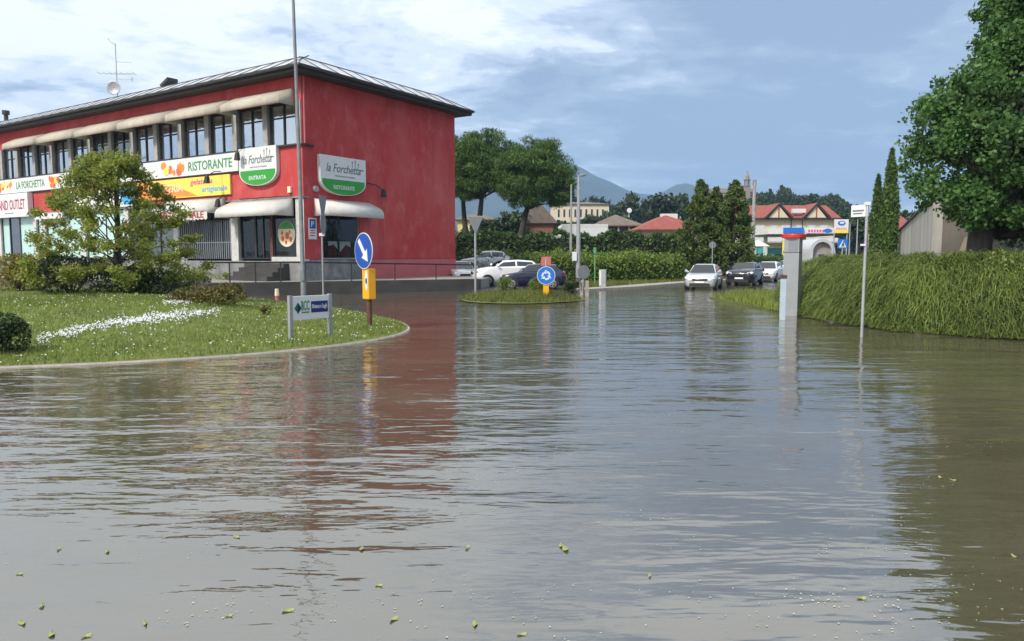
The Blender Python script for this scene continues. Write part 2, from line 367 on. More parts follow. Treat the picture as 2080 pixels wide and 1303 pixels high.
# island in the middle of the junction
IC = np.array((.35, 32.0))
ia = np.linspace(-np.pi, np.pi, 65)[:-1]; irr = 1/np.sqrt((np.cos(ia)/2.75)**2+(np.sin(ia)/2.9)**2)*(1+.05*np.sin(3*ia+1))
def island_z(x, y):
    t = np.hypot((np.asarray(x)-IC[0])/2.75, (np.asarray(y)-IC[1])/2.9); return .03+.22*smoothstep(1.0, .4, t) if False else .03+.22*(1-smoothstep(.4, 1.0, t))
mb = MB(); vs = []
for f in (1, .85, .7, .5, .25):
    x = IC[0]+np.cos(ia)*irr*f; y = IC[1]+np.sin(ia)*irr*f; vs += list(zip(x, y, island_z(x, y)))
vs.append((IC[0], IC[1], .25)); n = 64; fs = []
for i in range(4):
    for k in range(n): fs.append((i*n+k, i*n+(k+1) % n, (i+1)*n+(k+1) % n, (i+1)*n+k))
for k in range(n): fs.append((4*n+k, 4*n+(k+1) % n, 5*n))
structure('island_turf', mb.add(vs, fs), M['verge'], smooth=60)

def sheet(name, pts, z, m, skirt=.5):
    mb = MB(); mb.prism([(p[0], p[1]) for p in pts], z-skirt, z); return structure(name, mb, m)
# dry land beyond the flood
sheet('car_park', [(-2.2, 40.2), (1.5, 39.3), (3.4, 39.2), (6, 49), (-3, 62), (-30, 120), (-60, 120), (-8, 52)], .055, M['road'])
sheet('far_road', [(14.6, 48.5), (18.4, 45.5), (27, 54), (60, 98), (60, 120), (30, 88), (17.5, 57)], .02, M['road'])
sheet('path', [(3.42, 39.2), (7.3, 43.3), (11.0, 48.8), (20, 60), (19, 61), (10, 49.8), (6.6, 44.6), (3.5, 40.6)], .11, M['kerb'])
sheet('verge', [(3.52, 40.7), (6.6, 44.7), (10, 49.9), (19, 61.1), (45, 95), (45, 150), (-60, 150), (-30, 121), (-3, 62.2), (6.05, 49.05)], .10, M['verge'])
sheet('far_field', [(-400, 150.1), (45, 150.1), (60, 120.1), (400, 120.1), (400, 420), (-400, 420)], .12, M['field'])
sheet('bank', [(8.9, 33.2), (9.0, 26.8), (9.7, 22.5), (9.6, 20.6), (10.0, 18.2), (11.6, 16.9), (15, 16), (60, 16), (60, 97), (27, 53.6), (18.6, 45.2), (13, 38.5)], .06, M['verge'])
sheet('forecourt', [(24, 52), (60, 97), (60, 119), (110, 119), (110, 60)], .09, M['pave'])

# hills behind the town and mountains on the horizon
def terrain(name, x0, x1, nx, y0, y1, ny, fn, m):
    xs = np.linspace(x0, x1, nx); ys = np.linspace(y0, y1, ny); X, Y = np.meshgrid(xs, ys); Z = fn(X, Y)
    fs = [(j*nx+i, j*nx+i+1, (j+1)*nx+i+1, (j+1)*nx+i) for j in range(ny-1) for i in range(nx-1)]
    mb = MB(); mb.add(list(zip(X.ravel(), Y.ravel(), Z.ravel())), fs); return structure(name, mb, m, smooth=60)
def hill_fn(X, Y):
    rise = smoothstep(160, 420, Y)*(1-.9*smoothstep(460, 640, Y))
    px = CX+FPX*X/np.maximum(Y, 1)                                  # how far round to the right the ridge stands
    top = np.interp(px, [600, 900, 1130, 1250, 1330, 1420, 1520, 1600, 1690, 1740, 1800, 1900, 2200], [14, 17, 17, 15, 17, 24, 27, 24, 21, 15, 9, 7, 5])
    return -.2+rise*top+1.2*np.sin(X*.05)*np.sin(Y*.03)*rise
terrain('hill', -320, 420, 90, 150, 660, 60, hill_fn, M['forest'])
def mountain_fn(X, Y):
    r = np.interp(X, [-3000, -1800, -900, -300, 0, 150, 240, 290, 350, 430, 520, 570, 620, 660, 700, 750, 800, 900, 1100, 1600, 3000],
                  [120, 230, 330, 350, 365, 380, 390, 374, 338, 306, 276, 258, 268, 300, 314, 288, 246, 190, 150, 100, 40])
    r = r-10
    c = 1-np.abs(Y-3000)/1000
    return -5+r*np.clip(c, 0, 1)**1.0+9*np.sin(X*.013+Y*.004)*np.clip(c*3, 0, 1)+6*np.sin(X*.031-Y*.012)*np.clip(c*3, 0, 1)
terrain('mountain', -3000, 3000, 240, 2000, 3990, 40, mountain_fn, M['mount'])

# ------------------------------------------------------------------ lettering
def text_mesh(s, size, ext=.004, shear=0.0, width=None, space=1.0, bow=0.0):
    c = bpy.data.curves.new('lettering', 'FONT'); c.body = s; c.size = size; c.extrude = ext; c.align_x = 'CENTER'; c.align_y = 'CENTER'; c.shear = shear; c.space_character = space
    c.resolution_u = 3; c.offset = size*.012
    o = bpy.data.objects.new('lettering', c); COL.objects.link(o)
    bpy.context.view_layer.update()
    me = bpy.data.meshes.new_from_object(o.evaluated_get(bpy.context.evaluated_depsgraph_get()))
    bpy.data.objects.remove(o); bpy.data.curves.remove(c)
    n = len(me.vertices); co = np.empty(n*3, np.float32); me.vertices.foreach_get('co', co); co = co.reshape(-1, 3)
    lo, hi = co[:, 0].min(), co[:, 0].max(); co[:, 0] -= (lo+hi)/2; lo, hi = co[:, 1].min(), co[:, 1].max(); co[:, 1] -= (lo+hi)/2
    if width: co[:, 0] *= width/np.ptp(co[:, 0])
    if bow: co[:, 1] *= 1+bow*(np.abs(co[:, 0])/np.abs(co[:, 0]).max())**1.3
    me.vertices.foreach_set('co', co.ravel()); me.materials.clear(); me.update(); return me
def letters(s, size, m, parent, loc, rz=0.0, **k):
    me = text_mesh(s, size, **k); me.materials.append(m)
    return link('lettering', me, parent, loc, (math.pi/2, 0, rz))
QZ = math.pi/2

# ------------------------------------------------------------------ restaurant building. local frame: front along -x at y=0 facing -y, side wall at x=0 facing +x
BO = Vector((-10.64, 38.1, 0)); BRZ = -math.atan2(.5476, .8368); BL, BD = 52.0, 12.65
bld = thing('restaurant_building', 'long two storey crimson building with beige awnings over its upper windows and a metal roof', 'building', BO, BRZ)
def bmat(): return Matrix.Translation(BO) @ Matrix.Rotation(BRZ, 4, 'Z')
BMX = bmat()
def wall_grid(mb, u0, u1, z0, z1, holes, fn, back):
    """flat wall with openings: cells between the cuts, plus reveals of depth `back`"""
    us = sorted({u0, u1, *[h[0] for h in holes], *[h[1] for h in holes]}); zs = sorted({z0, z1, *[h[2] for h in holes], *[h[3] for h in holes]})
    for a, b in zip(us, us[1:]):
        for c, d in zip(zs, zs[1:]):
            if any(h[0] <= a and b <= h[1] and h[2] <= c and d <= h[3] for h in holes): continue
            mb.quad(fn(a, 0, c), fn(b, 0, c), fn(b, 0, d), fn(a, 0, d))
    for a, b, c, d in holes:
        for p, q in (((a, c), (b, c)), ((b, c), (b, d)), ((b, d), (a, d)), ((a, d), (a, c))):
            mb.quad(fn(p[0], 0, p[1]), fn(q[0], 0, q[1]), fn(q[0], back, q[1]), fn(p[0], back, p[1]))
ZG, ZL, ZU, ZW, ZT = 1.72, 4.95, 7.56, 9.75, 10.95      # shop floor, lower ledge, upper sill, window head, wall top
side = lambda u, b, z: (-b, u, z)
front = lambda u, b, z: (-u, b, z)
mb = MB()
wall_grid(mb, 0, BD, ZG, ZT, [(1.1, 3.95, ZG+.0, 4.35)], side, .25)
wall_grid(mb, 0, BL, ZW, ZT, [], front, .25)
wall_grid(mb, 0, BL, ZL, ZU, [], front, .25)
mb.quad((-BL, 0, 0), (-BL, BD, 0), (-BL, BD, ZT), (-BL, 0, ZT)); mb.quad((-BL, BD, 0), (0, BD, 0), (0, BD, ZT), (-BL, BD, ZT))
mb.quad((0, 0, ZU), (0, .0, ZW), (-.03, 0, ZW), (-.03, 0, ZU)); mb.quad((-.03, 0, ZU), (-.03, .0, ZW), (-.03, .34, ZW), (-.03, .34, ZU))
mb.build('wall', M['red'], bld)
mb = MB(); mb.box(-.02, .035, -.035, BD+.02, .0, 1.0); mb.box(-.0, .03, .0, BD, 1.0, ZG, None)
MBp = MB(); MBp.box(-BL, .03, -.03, .35, 0, ZG-.1); MBp.box(-.35, .03, .351, 4.4, 0, ZG-.02); MBp.build('plinth', M['plinth'], bld)
MB().box(-.35, .022, 4.401, BD, 0, ZG-.02).build('lower_wall', M['redpale'], bld)
mb = MB(); mb.box(-BL, .2, -.16, .3, ZU-.05, ZU+.02); mb.box(-.05, .14, .301, .7, ZU-.05, ZU+.02); mb.build('ledge', M['soffit'], bld)
MB().box(-BL, .06, -.10, .3, ZL-.09, ZL-.003).build('ledge', M['plinth'], bld)
# upper windows: pillars every 2.5 m, two windows under each awning
for i in range(21):
    x = -.30-2.52*i if i else -.22
    MB().box(x-.19, x+.19, -.06 if i % 2 == 0 else -.03, .34, ZU+.02, ZW).build('pillar', M['concrete'], bld)
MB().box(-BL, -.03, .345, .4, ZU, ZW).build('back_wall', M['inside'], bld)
for i in range(17):
    x1 = -.30-2.52*i-.19 if i else -.41; x0 = -.30-2.52*(i+1)+.19; z0, z1 = ZU+.02, ZW
    fr = MB(); y0, y1 = .14, .22; xm = (x0+x1)/2; zt = z0+1.42
    fr.box(x0, x0+.10, y0, y1, z0, z1); fr.box(x1-.10, x1, y0, y1, z0, z1); fr.box(x0+.1, x1-.1, y0, y1, z0, z0+.08); fr.box(x0+.1, x1-.1, y0, y1, z1-.1, z1)
    fr.box(xm-.045, xm+.045, y0, y1, z0+.08, z1-.1); fr.box(x0+.1, xm-.045, y0+.01, y1, zt, zt+.07); fr.box(xm+.045, x1-.1, y0+.01, y1, zt, zt+.07)
    f = fr.build('window', M['frame'], bld)
    MB().quad((x0, .2, z0), (x1, .2, z0), (x1, .2, z1), (x0, .2, z1)).build('pane', M['glassdark'] if i > 12 or i in (6, 7) else M['glass'], f)  # darker, duller panes stand in for trees reflected in the glass
# upper awnings
def awning(x0, x1, prof, m, name='awning', side_caps=True, valance=None):
    mb = MB(); n = len(prof); vs = [(x, y, z) for x in (x0, x1) for y, z in prof]
    mb.add(vs, [(i, i+1, n+i+1, n+i) for i in range(n-1)])
    a = prof[0]; b = prof[-1]
    for x in (x0, x1): mb.add([(x, y, z) for y, z in prof]+[(x, a[0], b[1])], [tuple(range(n+1))])
    return mb
UP = [(-.02, 10.42), (-.5, 10.16), (-.98, 9.88), (-1.03, 9.82), (-1.04, 9.66), (-1.05, 9.48)]
for i in range(6):
    a = -(.44+5.04*i); o = awning(a-4.66, a, UP, 0).build('awning', M['canvas'], bld, smooth=16)
    s = o.modifiers.new('thickness', 'SOLIDIFY'); s.thickness = .015
LO = [(-.02, 4.88), (-.5, 4.68), (-.9, 4.50), (-1.06, 4.40), (-1.17, 4.24), (-1.19, 3.95)]
def lower_awning(x0, x1, m, mtx=None):
    o = awning(x0, x1, LO, 0).build('awning', m, bld, smooth=16); s = o.modifiers.new('thickness', 'SOLIDIFY'); s.thickness = .012
    if mtx: o.matrix_local = mtx
    return o
lower_awning(-5.7, -.75, M['whitecanvas'])
lower_awning(-4.62, -.62, M['whitecanvas'], Matrix.Rotation(math.pi/2, 4, 'Z') @ Matrix.Translation((5.28, 0, 0)))
o = lower_awning(-11.6, -6.3, M['whitecanvas']); o.location.z = .28
vs_ = MB()
for k in range(16):
    x0 = -11.6+5.3*k/16; x1 = -11.6+5.3*(k+1)/16; vs_.add([(x0, -1.235, 4.30), (x0, -1.235, 3.93), ((x0+x1)/2, -1.235, 3.86), (x1, -1.235, 3.93), (x1, -1.235, 4.30)], [(0, 1, 2, 3, 4)])
vs_.build('awning_valance', M['whitecanvas'], bld)
letters('ARTIGIANALE', .5, M['textred'], bld, (-8.7, -1.25, 4.16), width=4.2)
# shop fronts below: pillars, doors, windows
for s, w in ((.0, .62), (5.35, .62), (10.9, .5), (16.2, .5), (21.5, .5), (26.9, .5), (28.2, .45), (33.8, .5), (40, .5), (46, .5)):
    MB().box(-s-w, -s if s else -.003, -.012, .3, ZG-.1, ZL-.1).build('pillar', M['palestone'], bld)
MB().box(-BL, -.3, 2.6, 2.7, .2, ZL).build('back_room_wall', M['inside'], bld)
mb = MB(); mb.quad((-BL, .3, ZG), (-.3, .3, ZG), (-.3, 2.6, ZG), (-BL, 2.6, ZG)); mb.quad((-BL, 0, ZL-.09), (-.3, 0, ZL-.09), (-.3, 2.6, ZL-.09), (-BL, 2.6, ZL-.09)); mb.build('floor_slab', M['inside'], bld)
def shopwin(x0, x1, m, cat='shop_window', bars=1, z0=ZG, z1=ZL-.1):
    f = MB(); w = .07; f.box(x0, x0+w, .12, .2, z0, z1); f.box(x1-w, x1, .12, .2, z0, z1); f.box(x0+w, x1-w, .12, .2, z0, z0+w); f.box(x0+w, x1-w, .12, .2, z1-w, z1)
    for k in range(1, bars): xm = x0+(x1-x0)*k/bars; f.box(xm-.035, xm+.035, .12, .2, z0+w, z1-w)
    o = f.build(cat, M['frame'], bld); MB().quad((x0, .17, z0), (x1, .17, z0), (x1, .17, z1), (x0, .17, z1)).build('pane', m, o); return o
shopwin(-2.55, -.62, M['shopglass'], z0=ZG+.12); MB().box(-2.6, -.62, .0, .3, ZG-.1, ZG+.12).build('sill', M['palestone'], bld)
shopwin(-4.05, -2.75, M['shopglass'], 'door', 2); shopwin(-5.3, -4.05, M['shopglass'])
MB().box(-2.75, -2.55, .05, .3, ZG-.1, ZL-.1).build('door_post', M['rust'], bld)
shopwin(-10.9, -5.97, M['glassdark'], bars=5)
g = MB()
for k in range(26): x = -10.8+4.75*k/25; g.box(x-.03, x+.03, .0, .05, ZG, 3.9)
g.box(-10.85, -6, -.005, .055, ZG+.9, ZG+.96); g.build('window_grille', M['greypaint'], bld)
shopwin(-16.2, -11.4, M['glassdark'], bars=3); shopwin(-21.5, -16.7, M['mint'], bars=2); shopwin(-26.9, -22, M['mint'], bars=2)
shopwin(-28.2, -27.4, M['mint']); shopwin(-31.0, -28.65, M['mint'], bars=1); shopwin(-32.6, -31.0, M['glassdark'], 'door', 1); shopwin(-33.8, -32.6, M['mint']); shopwin(-40, -34.3, M['mint'], bars=2)
# side window with its dark dining room
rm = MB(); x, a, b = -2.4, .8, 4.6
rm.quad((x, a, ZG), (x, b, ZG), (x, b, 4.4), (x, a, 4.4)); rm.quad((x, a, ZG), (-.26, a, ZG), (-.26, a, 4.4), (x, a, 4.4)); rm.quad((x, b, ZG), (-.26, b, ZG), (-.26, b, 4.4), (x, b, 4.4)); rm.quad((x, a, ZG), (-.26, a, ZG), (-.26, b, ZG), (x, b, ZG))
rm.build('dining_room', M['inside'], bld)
f = MB(); f.box(-.14, -.08, 1.1, 1.17, ZG, 4.35); f.box(-.14, -.08, 3.88, 3.95, ZG, 4.35); f.box(-.14, -.08, 1.17, 3.88, ZG, ZG+.07)
f = f.build('window', M['galv'], bld); MB().quad((-.11, 1.1, ZG), (-.11, 3.95, ZG), (-.11, 3.95, 4.35), (-.11, 1.1, 4.35)).build('pane', M['shopglass'], f)
# entrance steps
mb = MB()
for k in range(4): mb.box(-4.4, -1.2, -.35*(4-k)-.05, -.031, .5, .86+.21*k) if False else mb.box(-4.4, -1.2, -.36*(4-k)-.03, -.36*(3-k)-.03, .5, .84+.22*k)
mb.build('entrance_step', M['wetwall'], bld)
# roof: overhanging soffit, fascia, gutter and a low sloped metal rim
ov = .8
so = MB(); so.box(-BL-ov, ov, -ov, BD+ov, ZT, ZT+.12); so.box(-BL-ov-.02, ov+.02, -ov-.02, BD+ov+.02, ZT+.121, ZT+.2)
so.build('eaves', M['soffit'], bld)
def ring(o, z): return [(-BL-o, -o, z), (o, -o, z), (o, BD+o, z), (-BL-o, BD+o, z)]
rf = MB(); rf.loft([ring(ov+.1, ZT+.2), ring(ov+.12, ZT+.27), ring(-.75, ZT+1.16), ring(-2.6, ZT+1.36)], True, True)
rf.cur = 1
def rib(p, q):
    p = Vector(p); q = Vector(q); rf.tube([p, q], .035, 4)
k = .0
for x in np.arange(-.2, -BL, -1.25): rib((x, -ov-.1, ZT+.29), (x, .75, ZT+1.16))
for y in np.arange(.6, BD, 1.25): rib((ov+.1, y, ZT+.29), (-.75, y, ZT+1.16))
rib((ov+.1, -ov-.1, ZT+.29), (-.75, .75, ZT+1.17)); rib((ov+.1, BD+ov+.1, ZT+.29), (-.75, BD-.75, ZT+1.17))
rib((-.75, .75, ZT+1.17), (-BL, .75, ZT+1.17)); rib((-.75, .75, ZT+1.17), (-.75, BD-.75, ZT+1.17))
roof = rf.build('roof', [M['zinc'], M['seam']], bld)
gt = MB(); pr = [(.0, 0), (.05, -.09), (.13, -.12), (.2, -.07), (.22, .02)]
gt.add([(x, -ov-.02-a, ZT+.26+b) for x in (-BL-ov, ov+.2) for a, b in pr], [(i, i+1, i+6, i+5) for i in range(4)])
gt.add([(ov+.02+a, y, ZT+.26+b) for y in (-ov-.2, BD+ov) for a, b in pr], [(i, i+1, i+6, i+5) for i in range(4)])
for x in np.arange(-.5, -BL, -1.25): gt.box(x-.02, x+.02, -ov-.25, -ov-.03, ZT+.12, ZT+.15)
gt.build('gutter', M['seam'], bld)
ch = MB(); p = BMX.inverted() @ W(48, 245, 60); ch.tube([(p.x, 1.6, ZT+1.0), (p.x, 1.6, ZT+2.0)], .15, 10); ch.tube([(p.x, 1.6, ZT+1.95), (p.x, 1.6, ZT+2.25)], .26, 10); ch.build('chimney_pipe', M['soffit'], roof)
p = BMX.inverted() @ W(322, 184, 46)
MB().prism([(0, 0), (.75, .22), (.72, .34), (-.1, .1)], -.35, .35, lambda a, b, h: (p.x-.4+a, 1.4+h, ZT+1.3+b*1.5)).build('roof_hatch', M['soffit'], roof)
MB().tube([(.06, .12, ZU), (.06, .12, ZT)], .05, 8).build('downpipe', M['redpale'], bld)
MB().tube([(-.7, -.12, ZL+.03), (-5, -.12, ZL+.03)], .02, 6).build('cable', M['black'], bld)

# signs on the building: things of their own, in world space
def on_front(name, label, cat, s, z, d=.0, group=None): return thing(name, label, cat, BMX @ Vector((-s, -d, z)), BRZ, group)
def on_side(name, label, cat, t, z, d=.0, group=None): return thing(name, label, cat, BMX @ Vector((d, t, z)), BRZ+math.pi/2, group)
def shield(root, w, zt, zs, zb, m_top, m_bot, foot):
    """flat top, straight sides, round lower edge; origin at the middle of the top"""
    n = 18; arc = [(w/2*math.cos(math.pi*k/n), zs-(zs-zb)*math.sin(math.pi*k/n)**.8) for k in range(n+1)]
    body = [(-w/2, zt), (-w/2, zs)][:1]+arc[::-1]+[(w/2, zt)]
    MB().prism(body, -.22, .0, lambda a, b, h: (a, h, b)).build('sign_box', M['white'], root)
    zc = zs-.02; low = [(a*.95, b*.97+zs*.03) for a, b in arc if b <= zc]; low = [(-w/2*.93, zc), *low[::-1], (w/2*.93, zc)]
    MB().prism(low, -.226, -.221, lambda a, b, h: (a, h, b)).build('green_panel', m_bot, root)
    letters('la Forchetta', .62, M['textgrey'], root, (0, -.224, zt-.62), width=w*.76, shear=.28)
    letters('RISTORANTE PIZZERIA', .1, M['textgrey'], root, (.1, -.224, zt-1.03), width=w*.45)
    mb = MB()
    for dx, hh in ((-.02, .35), (.12, .42), (.26, .3)): mb.box(w*.2+dx*1.6-.012, w*.2+dx*1.6+.012, -.232, -.224, zt-.50, zt-.5+hh); mb.box(w*.2+dx*1.6-.05, w*.2+dx*1.6+.05, -.232, -.224, zt-.5+hh-.1, zt-.5+hh-.085+.03)
    mb.tube([(w*.36, -.23, zt-.62), (w*.40, -.23, zt-.55), (w*.44, -.23, zt-.6)], .03, 5); mb.build('fork_emblem', M['textgrey'], root)
    letters(foot, .3, M['white'], root, (0, -.232, zs-.42), width=w*.46)
s1 = on_front('restaurant_sign', 'white and green rounded sign reading la Forchetta ENTRATA above the entrance awning', 'sign', 3.25, 0, .02)
shield(s1, 3.05, 7.62, 6.45, 5.62, M['white'], M['green'], 'ENTRATA')
s2 = on_side('restaurant_sign', 'white and green rounded sign reading la Forchetta RISTORANTE on the blank side wall', 'sign', 2.6, 0, .02)
shield(s2, 3.3, 7.15, 5.95, 5.12, M['white'], M['green'], 'RISTORANTE')
# long fascia sign
bs = on_front('fascia_sign', 'long white fascia sign with green lettering and pictures of food under the upper windows', 'sign', 0, 0, .03)
MB().box(-46, -4.95, -.14, 0, 6.5, 7.5).build('sign_box', M['white'], bs)
MB().box(-46, -4.95, -.10, -.0, 6.44, 6.497).build('trim', M['soffit'], bs)
letters('RISTORANTE', .72, M['textgreen'], bs, (-7.45, -.145, 7.0), width=4.0)
letters('PIZZERIA', .72, M['textgreen'], bs, (-16.2, -.145, 7.0), width=3.6)
letters('LA FORCHETTA', .72, M['textgreen'], bs, (-28.4, -.145, 7.0), width=4.2)
letters('RISTORANTE', .72, M['textgreen'], bs, (-36.1, -.145, 7.0), width=4.0)
def food(root, x, kind):
    rr = random.Random(int(-x*10)); mb = MB()
    for k in range(14):
        mb.cur = rr.choice((0, 0, 1, 1, 2, 3)); cx = x+rr.uniform(-1, 1); cz = 7+rr.uniform(-.3, .3); r = rr.uniform(.1, .3)
        n = 9; pts = [(cx+r*math.cos(2*math.pi*j/n)*rr.uniform(.8, 1.2), min(7.48, max(6.52, cz+r*.9*math.sin(2*math.pi*j/n)*rr.uniform(.8, 1.2)))) for j in range(n)]
        mb.prism(pts, -.1415-.0012*k, -.14-.0012*k, lambda a, b, h: (a, h, b))
    mb.build('food_picture', [M['tomato'], M['orange'], M['yellow'], M['cream']], root)
for x in (-11.0, -20.0, -24.9, -32.2): food(bs, x, 0)
# yellow shop sign
ys = on_front('shop_sign', 'yellow and orange sign with pink and blue script below the RISTORANTE lettering', 'sign', 0, 0, .03)
MB().box(-14.8, -5.75, -.10, 0, 5.28, 6.38).build('sign_panel', M['yellow'], ys)
arc = [(-14.75, 5.33)]+[(-14.75+k*.5, 5.33+.98*max(0, 1-(k/12.0)**2.2)) for k in range(0, 13)]; arc[0] = (-14.75, 5.33)
MB().prism(arc, -.106, -.101, lambda a, b, h: (a, h, b)).build('orange_sweep', M['orange'], ys)
letters('GELATERIA', .6, M['cream'], ys, (-11.9, -.110, 5.85), width=3.6)
letters('gelateria', .44, M['pink'], ys, (-8.35, -.106, 6.07), width=2.1, shear=.2)
letters('artigianale', .44, M['skyblue'], ys, (-7.15, -.106, 5.62), width=2.3, shear=.1)
# outlet sign
bo = on_front('shop_sign', 'white sign with bow shaped crimson lettering BRAND OUTLET over the shop door', 'sign', 31.3, 0, .05)
MB().box(-2.9, 2.9, -.35, 0, 4.72, 6.42).build('sign_box', M['white'], bo)
letters('BRAND', 1.0, M['textred'], bo, (-1.3, -.355, 5.62), width=2.35, bow=.0, space=.95)
letters('OUTLET', 1.0, M['textred'], bo, (1.3, -.355, 5.62), width=2.35)
MB().box(-.7, .7, -.355, -.351, 4.98, 5.04).build('small_print_line', M['textgrey'], bo)
# blue and white shop signs behind the tree
b3 = on_front('shop_sign', 'white shop sign with a blue corner, half hidden behind the small tree', 'sign', 0, 0, .03)
MB().box(-24.6, -15.2, -.1, 0, 4.98, 6.2).build('sign_panel', M['whitedull'], b3)
MB().prism([(-24.55, 6.15), (-22.6, 6.15), (-23.1, 5.1), (-24.0, 5.1)], -.106, -.101, lambda a, b, h: (a, h, b)).build('blue_corner', M['skyblue'], b3)
MB().prism([(-17.2, 6.15), (-15.3, 6.15), (-15.3, 5.1), (-16.4, 5.1)], -.106, -.101, lambda a, b, h: (a, h, b)).build('blue_corner', M['skyblue'], b3)
b4 = on_front('roller_shutter_box', 'white shutter box above the mint window beside the outlet sign', 'shutter box', 25.7, 0, .03)
mb = MB(); mb.box(-1.9, 1.9, -.3, 0, 4.5, 4.86); mb.box(-1.92, 1.92, -.34, -.301, 4.46, 4.52); mb.build('shutter_box_shell', M['whitedull'], b4)
# round decal on the restaurant window, generic shapes only
dc = on_front('window_decal', 'round cream and green picture sticker on the restaurant entrance window', 'sticker', 1.55, 3.05, -.155)
n = 32; circ = [(.68*math.cos(2*math.pi*k/n), .68*math.sin(2*math.pi*k/n)) for k in range(n)]
MB().prism(circ, -.008, 0, lambda a, b, h: (a, h, b)).build('disc', M['cream'], dc)
MB().prism([c for c in circ if c[1] > .22], -.013, -.009, lambda a, b, h: (a*.97, h, b*.97)).build('green_top', M['green'], dc)
mb = MB()
for x, z, r in ((-.3, -.25, .16), (.05, -.1, .2), (.32, -.3, .15), (-.05, -.45, .12), (.25, .08, .1), (-.35, .05, .12)):
    mb.prism([(x+r*math.cos(j)*.8, z+r*math.sin(j)) for j in np.linspace(0, 5.5, 8)], -.013, -.009, lambda a, b, h: (a, h, b))
mb.build('red_shapes', M['tomato'], dc)
pk = on_side('parking_sign', 'small white parking sign with a blue P square beside the side window', 'sign', .52, 0, .01)
MB().box(-.27, .27, -.03, 0, 2.75, 3.85).build('sign_panel', M['white'], pk); MB().box(-.2, .2, -.034, -.031, 3.3, 3.78).build('blue_square', M['blue'], pk)
letters('P', .42, M['white'], pk, (0, -.037, 3.54)); mb = MB()
for z in (3.18, 3.06, 2.92): mb.box(-.18, .14, -.034, -.031, z, z+.05)
mb.build('small_print_line', M['textred'], pk)
def wall_lamp(side_, s, z, label, arm=1.0, dx=0):
    r = (on_side if side_ else on_front)('sign_spotlight', label, 'spotlight', s, z)
    MB().tube([(0, 0, 0), (dx*.6, -arm*.6, -.1), (dx, -arm, -.38)], .025, 6).build('arm', M['black'], r)
    MB().tube([(dx, -arm, -.30), (dx*1.02, -arm-.02, -.42), (dx*1.02, -arm-.04, -.75)], [.07, .13, .17], 10).build('lamp_head', M['black'], r)
wall_lamp(1, 4.45, 5.98, 'black spotlight on a long arm at the right edge of the side wall sign', .35, 1.05)
wall_lamp(0, 6.5, 6.6, 'black spotlight hanging in front of the yellow shop sign', 1.0)
wall_lamp(0, 5.9, 5.3, 'black spotlight beside the end of the crimson lettered awning', .8)
wall_lamp(0, 4.0, 7.75, 'black spotlight arm above the entrance sign under the upper window', .5, -.5)
al = on_side('alarm_siren', 'small grey round siren box on the side wall near the corner', 'siren', .75, 5.35)
MB().tube([(0, 0, 0), (0, -.16, 0)], [.17, .15], 14).build('siren_shell', M['galv'], al)
al2 = on_front('alarm_siren', 'small cream siren box on the front wall near the corner', 'siren', .95, 5.3)
MB().box(-.12, .12, -.14, 0, -.16, .16).build('siren_shell', M['cream'], al2, bevel=.02)
# dining table behind the side window
tp = BMX @ Vector((-1.0, 2.75, 0)); dt = thing('dining_table', 'dining table with a dark red cloth seen through the side window', 'table', (tp.x, tp.y, ZG), BRZ); dt.scale.z = 1.28
MB().box(-.55, .55, -.75, .75, .70, .74).build('tabletop', M['rust'], dt)
M['maroon'] = mat('maroon_cloth', (.14, .012, .018), .9); MB().box(-.57, .57, -.77, .77, .1, .699).build('underskirt', M['maroon'], dt)
tc_ = MB(); n = 8
tc_.add([(-.62, -.82, .75), (.62, -.82, .75), (.62, .82, .75), (-.62, .82, .75), (.66, -.82, .55), (.66, -.45, .62), (.68, 0, .30), (.66, .45, .62), (.66, .82, .50), (.62, 0, .75), (.62, -.45, .75), (.62, .45, .75)],
        [(0, 1, 10, 9, 11, 2, 3), (1, 4, 5, 10), (10, 5, 6, 9), (9, 6, 7, 11), (11, 7, 8, 2)])
o = tc_.build('tablecloth', M['white'], None, (tp.x, tp.y, ZG), (0, 0, BRZ)); o.scale.z = 1.28; tag(o, 'white cloth with hanging points spread over the dining table', 'tablecloth')
s = o.modifiers.new('thickness', 'SOLIDIFY'); s.thickness = .006
# antenna on the roof
ap = BMX.inverted() @ W(210, 190, 50.5); aw = BMX @ Vector((ap.x, 2.2, ZT+1.2))
an = thing('roof_antenna', 'tall television antenna mast standing on the metal roof', 'antenna', aw, 0)
k = aw.y/FPX
MB().tube([(0, 0, 0), (0, 0, 118*k)], .035, 6).build('mast', M['galv'], an)
el = MB(); H_ = 118*k
for z, a, b in ((H_*.70, 0, 30*k), (H_*.515, -36*k, 36*k), (H_*.50, -12*k, 40*k)): el.tube([(a, 0, z), (b, 0, z-.03)], .022, 5)
for x in np.linspace(-34*k, 34*k, 7): el.tube([(x, -.35, H_*.515), (x, .35, H_*.515)], .012, 4)
for x in np.linspace(10*k, 38*k, 5): el.tube([(x, -.12, H_*.5), (x, .12, H_*.5)], .012, 4)
e2_ = MB(); e2_.tube([(0, 0, H_*.415), (32*k, 0, H_*.412)], .022, 5); e2_.tube([(30*k, 0, H_*.38), (30*k, 0, H_*.45)], .03, 5); e2_.build('aerial', M['galv'], an)
el.tube([(-14*k, 0, H_*1.08), (-8*k, 0, H_*1.02), (0, 0, H_*.98)], .03, 5)
el.build('aerial', M['galv'], an)
dp = MB(); rings = []
for i in range(6):
    r = .47*i/5+.001; rings.append([(r*math.cos(2*math.pi*j/18), -.35+.12*(i/5)**2*-1, 1.0+r*math.sin(2*math.pi*j/18)) for j in range(18)])
dp.loft(rings, True, False); d = dp.build('satellite_dish', M['galv'], an, smooth=60); s = d.modifiers.new('thickness', 'SOLIDIFY'); s.thickness = .02

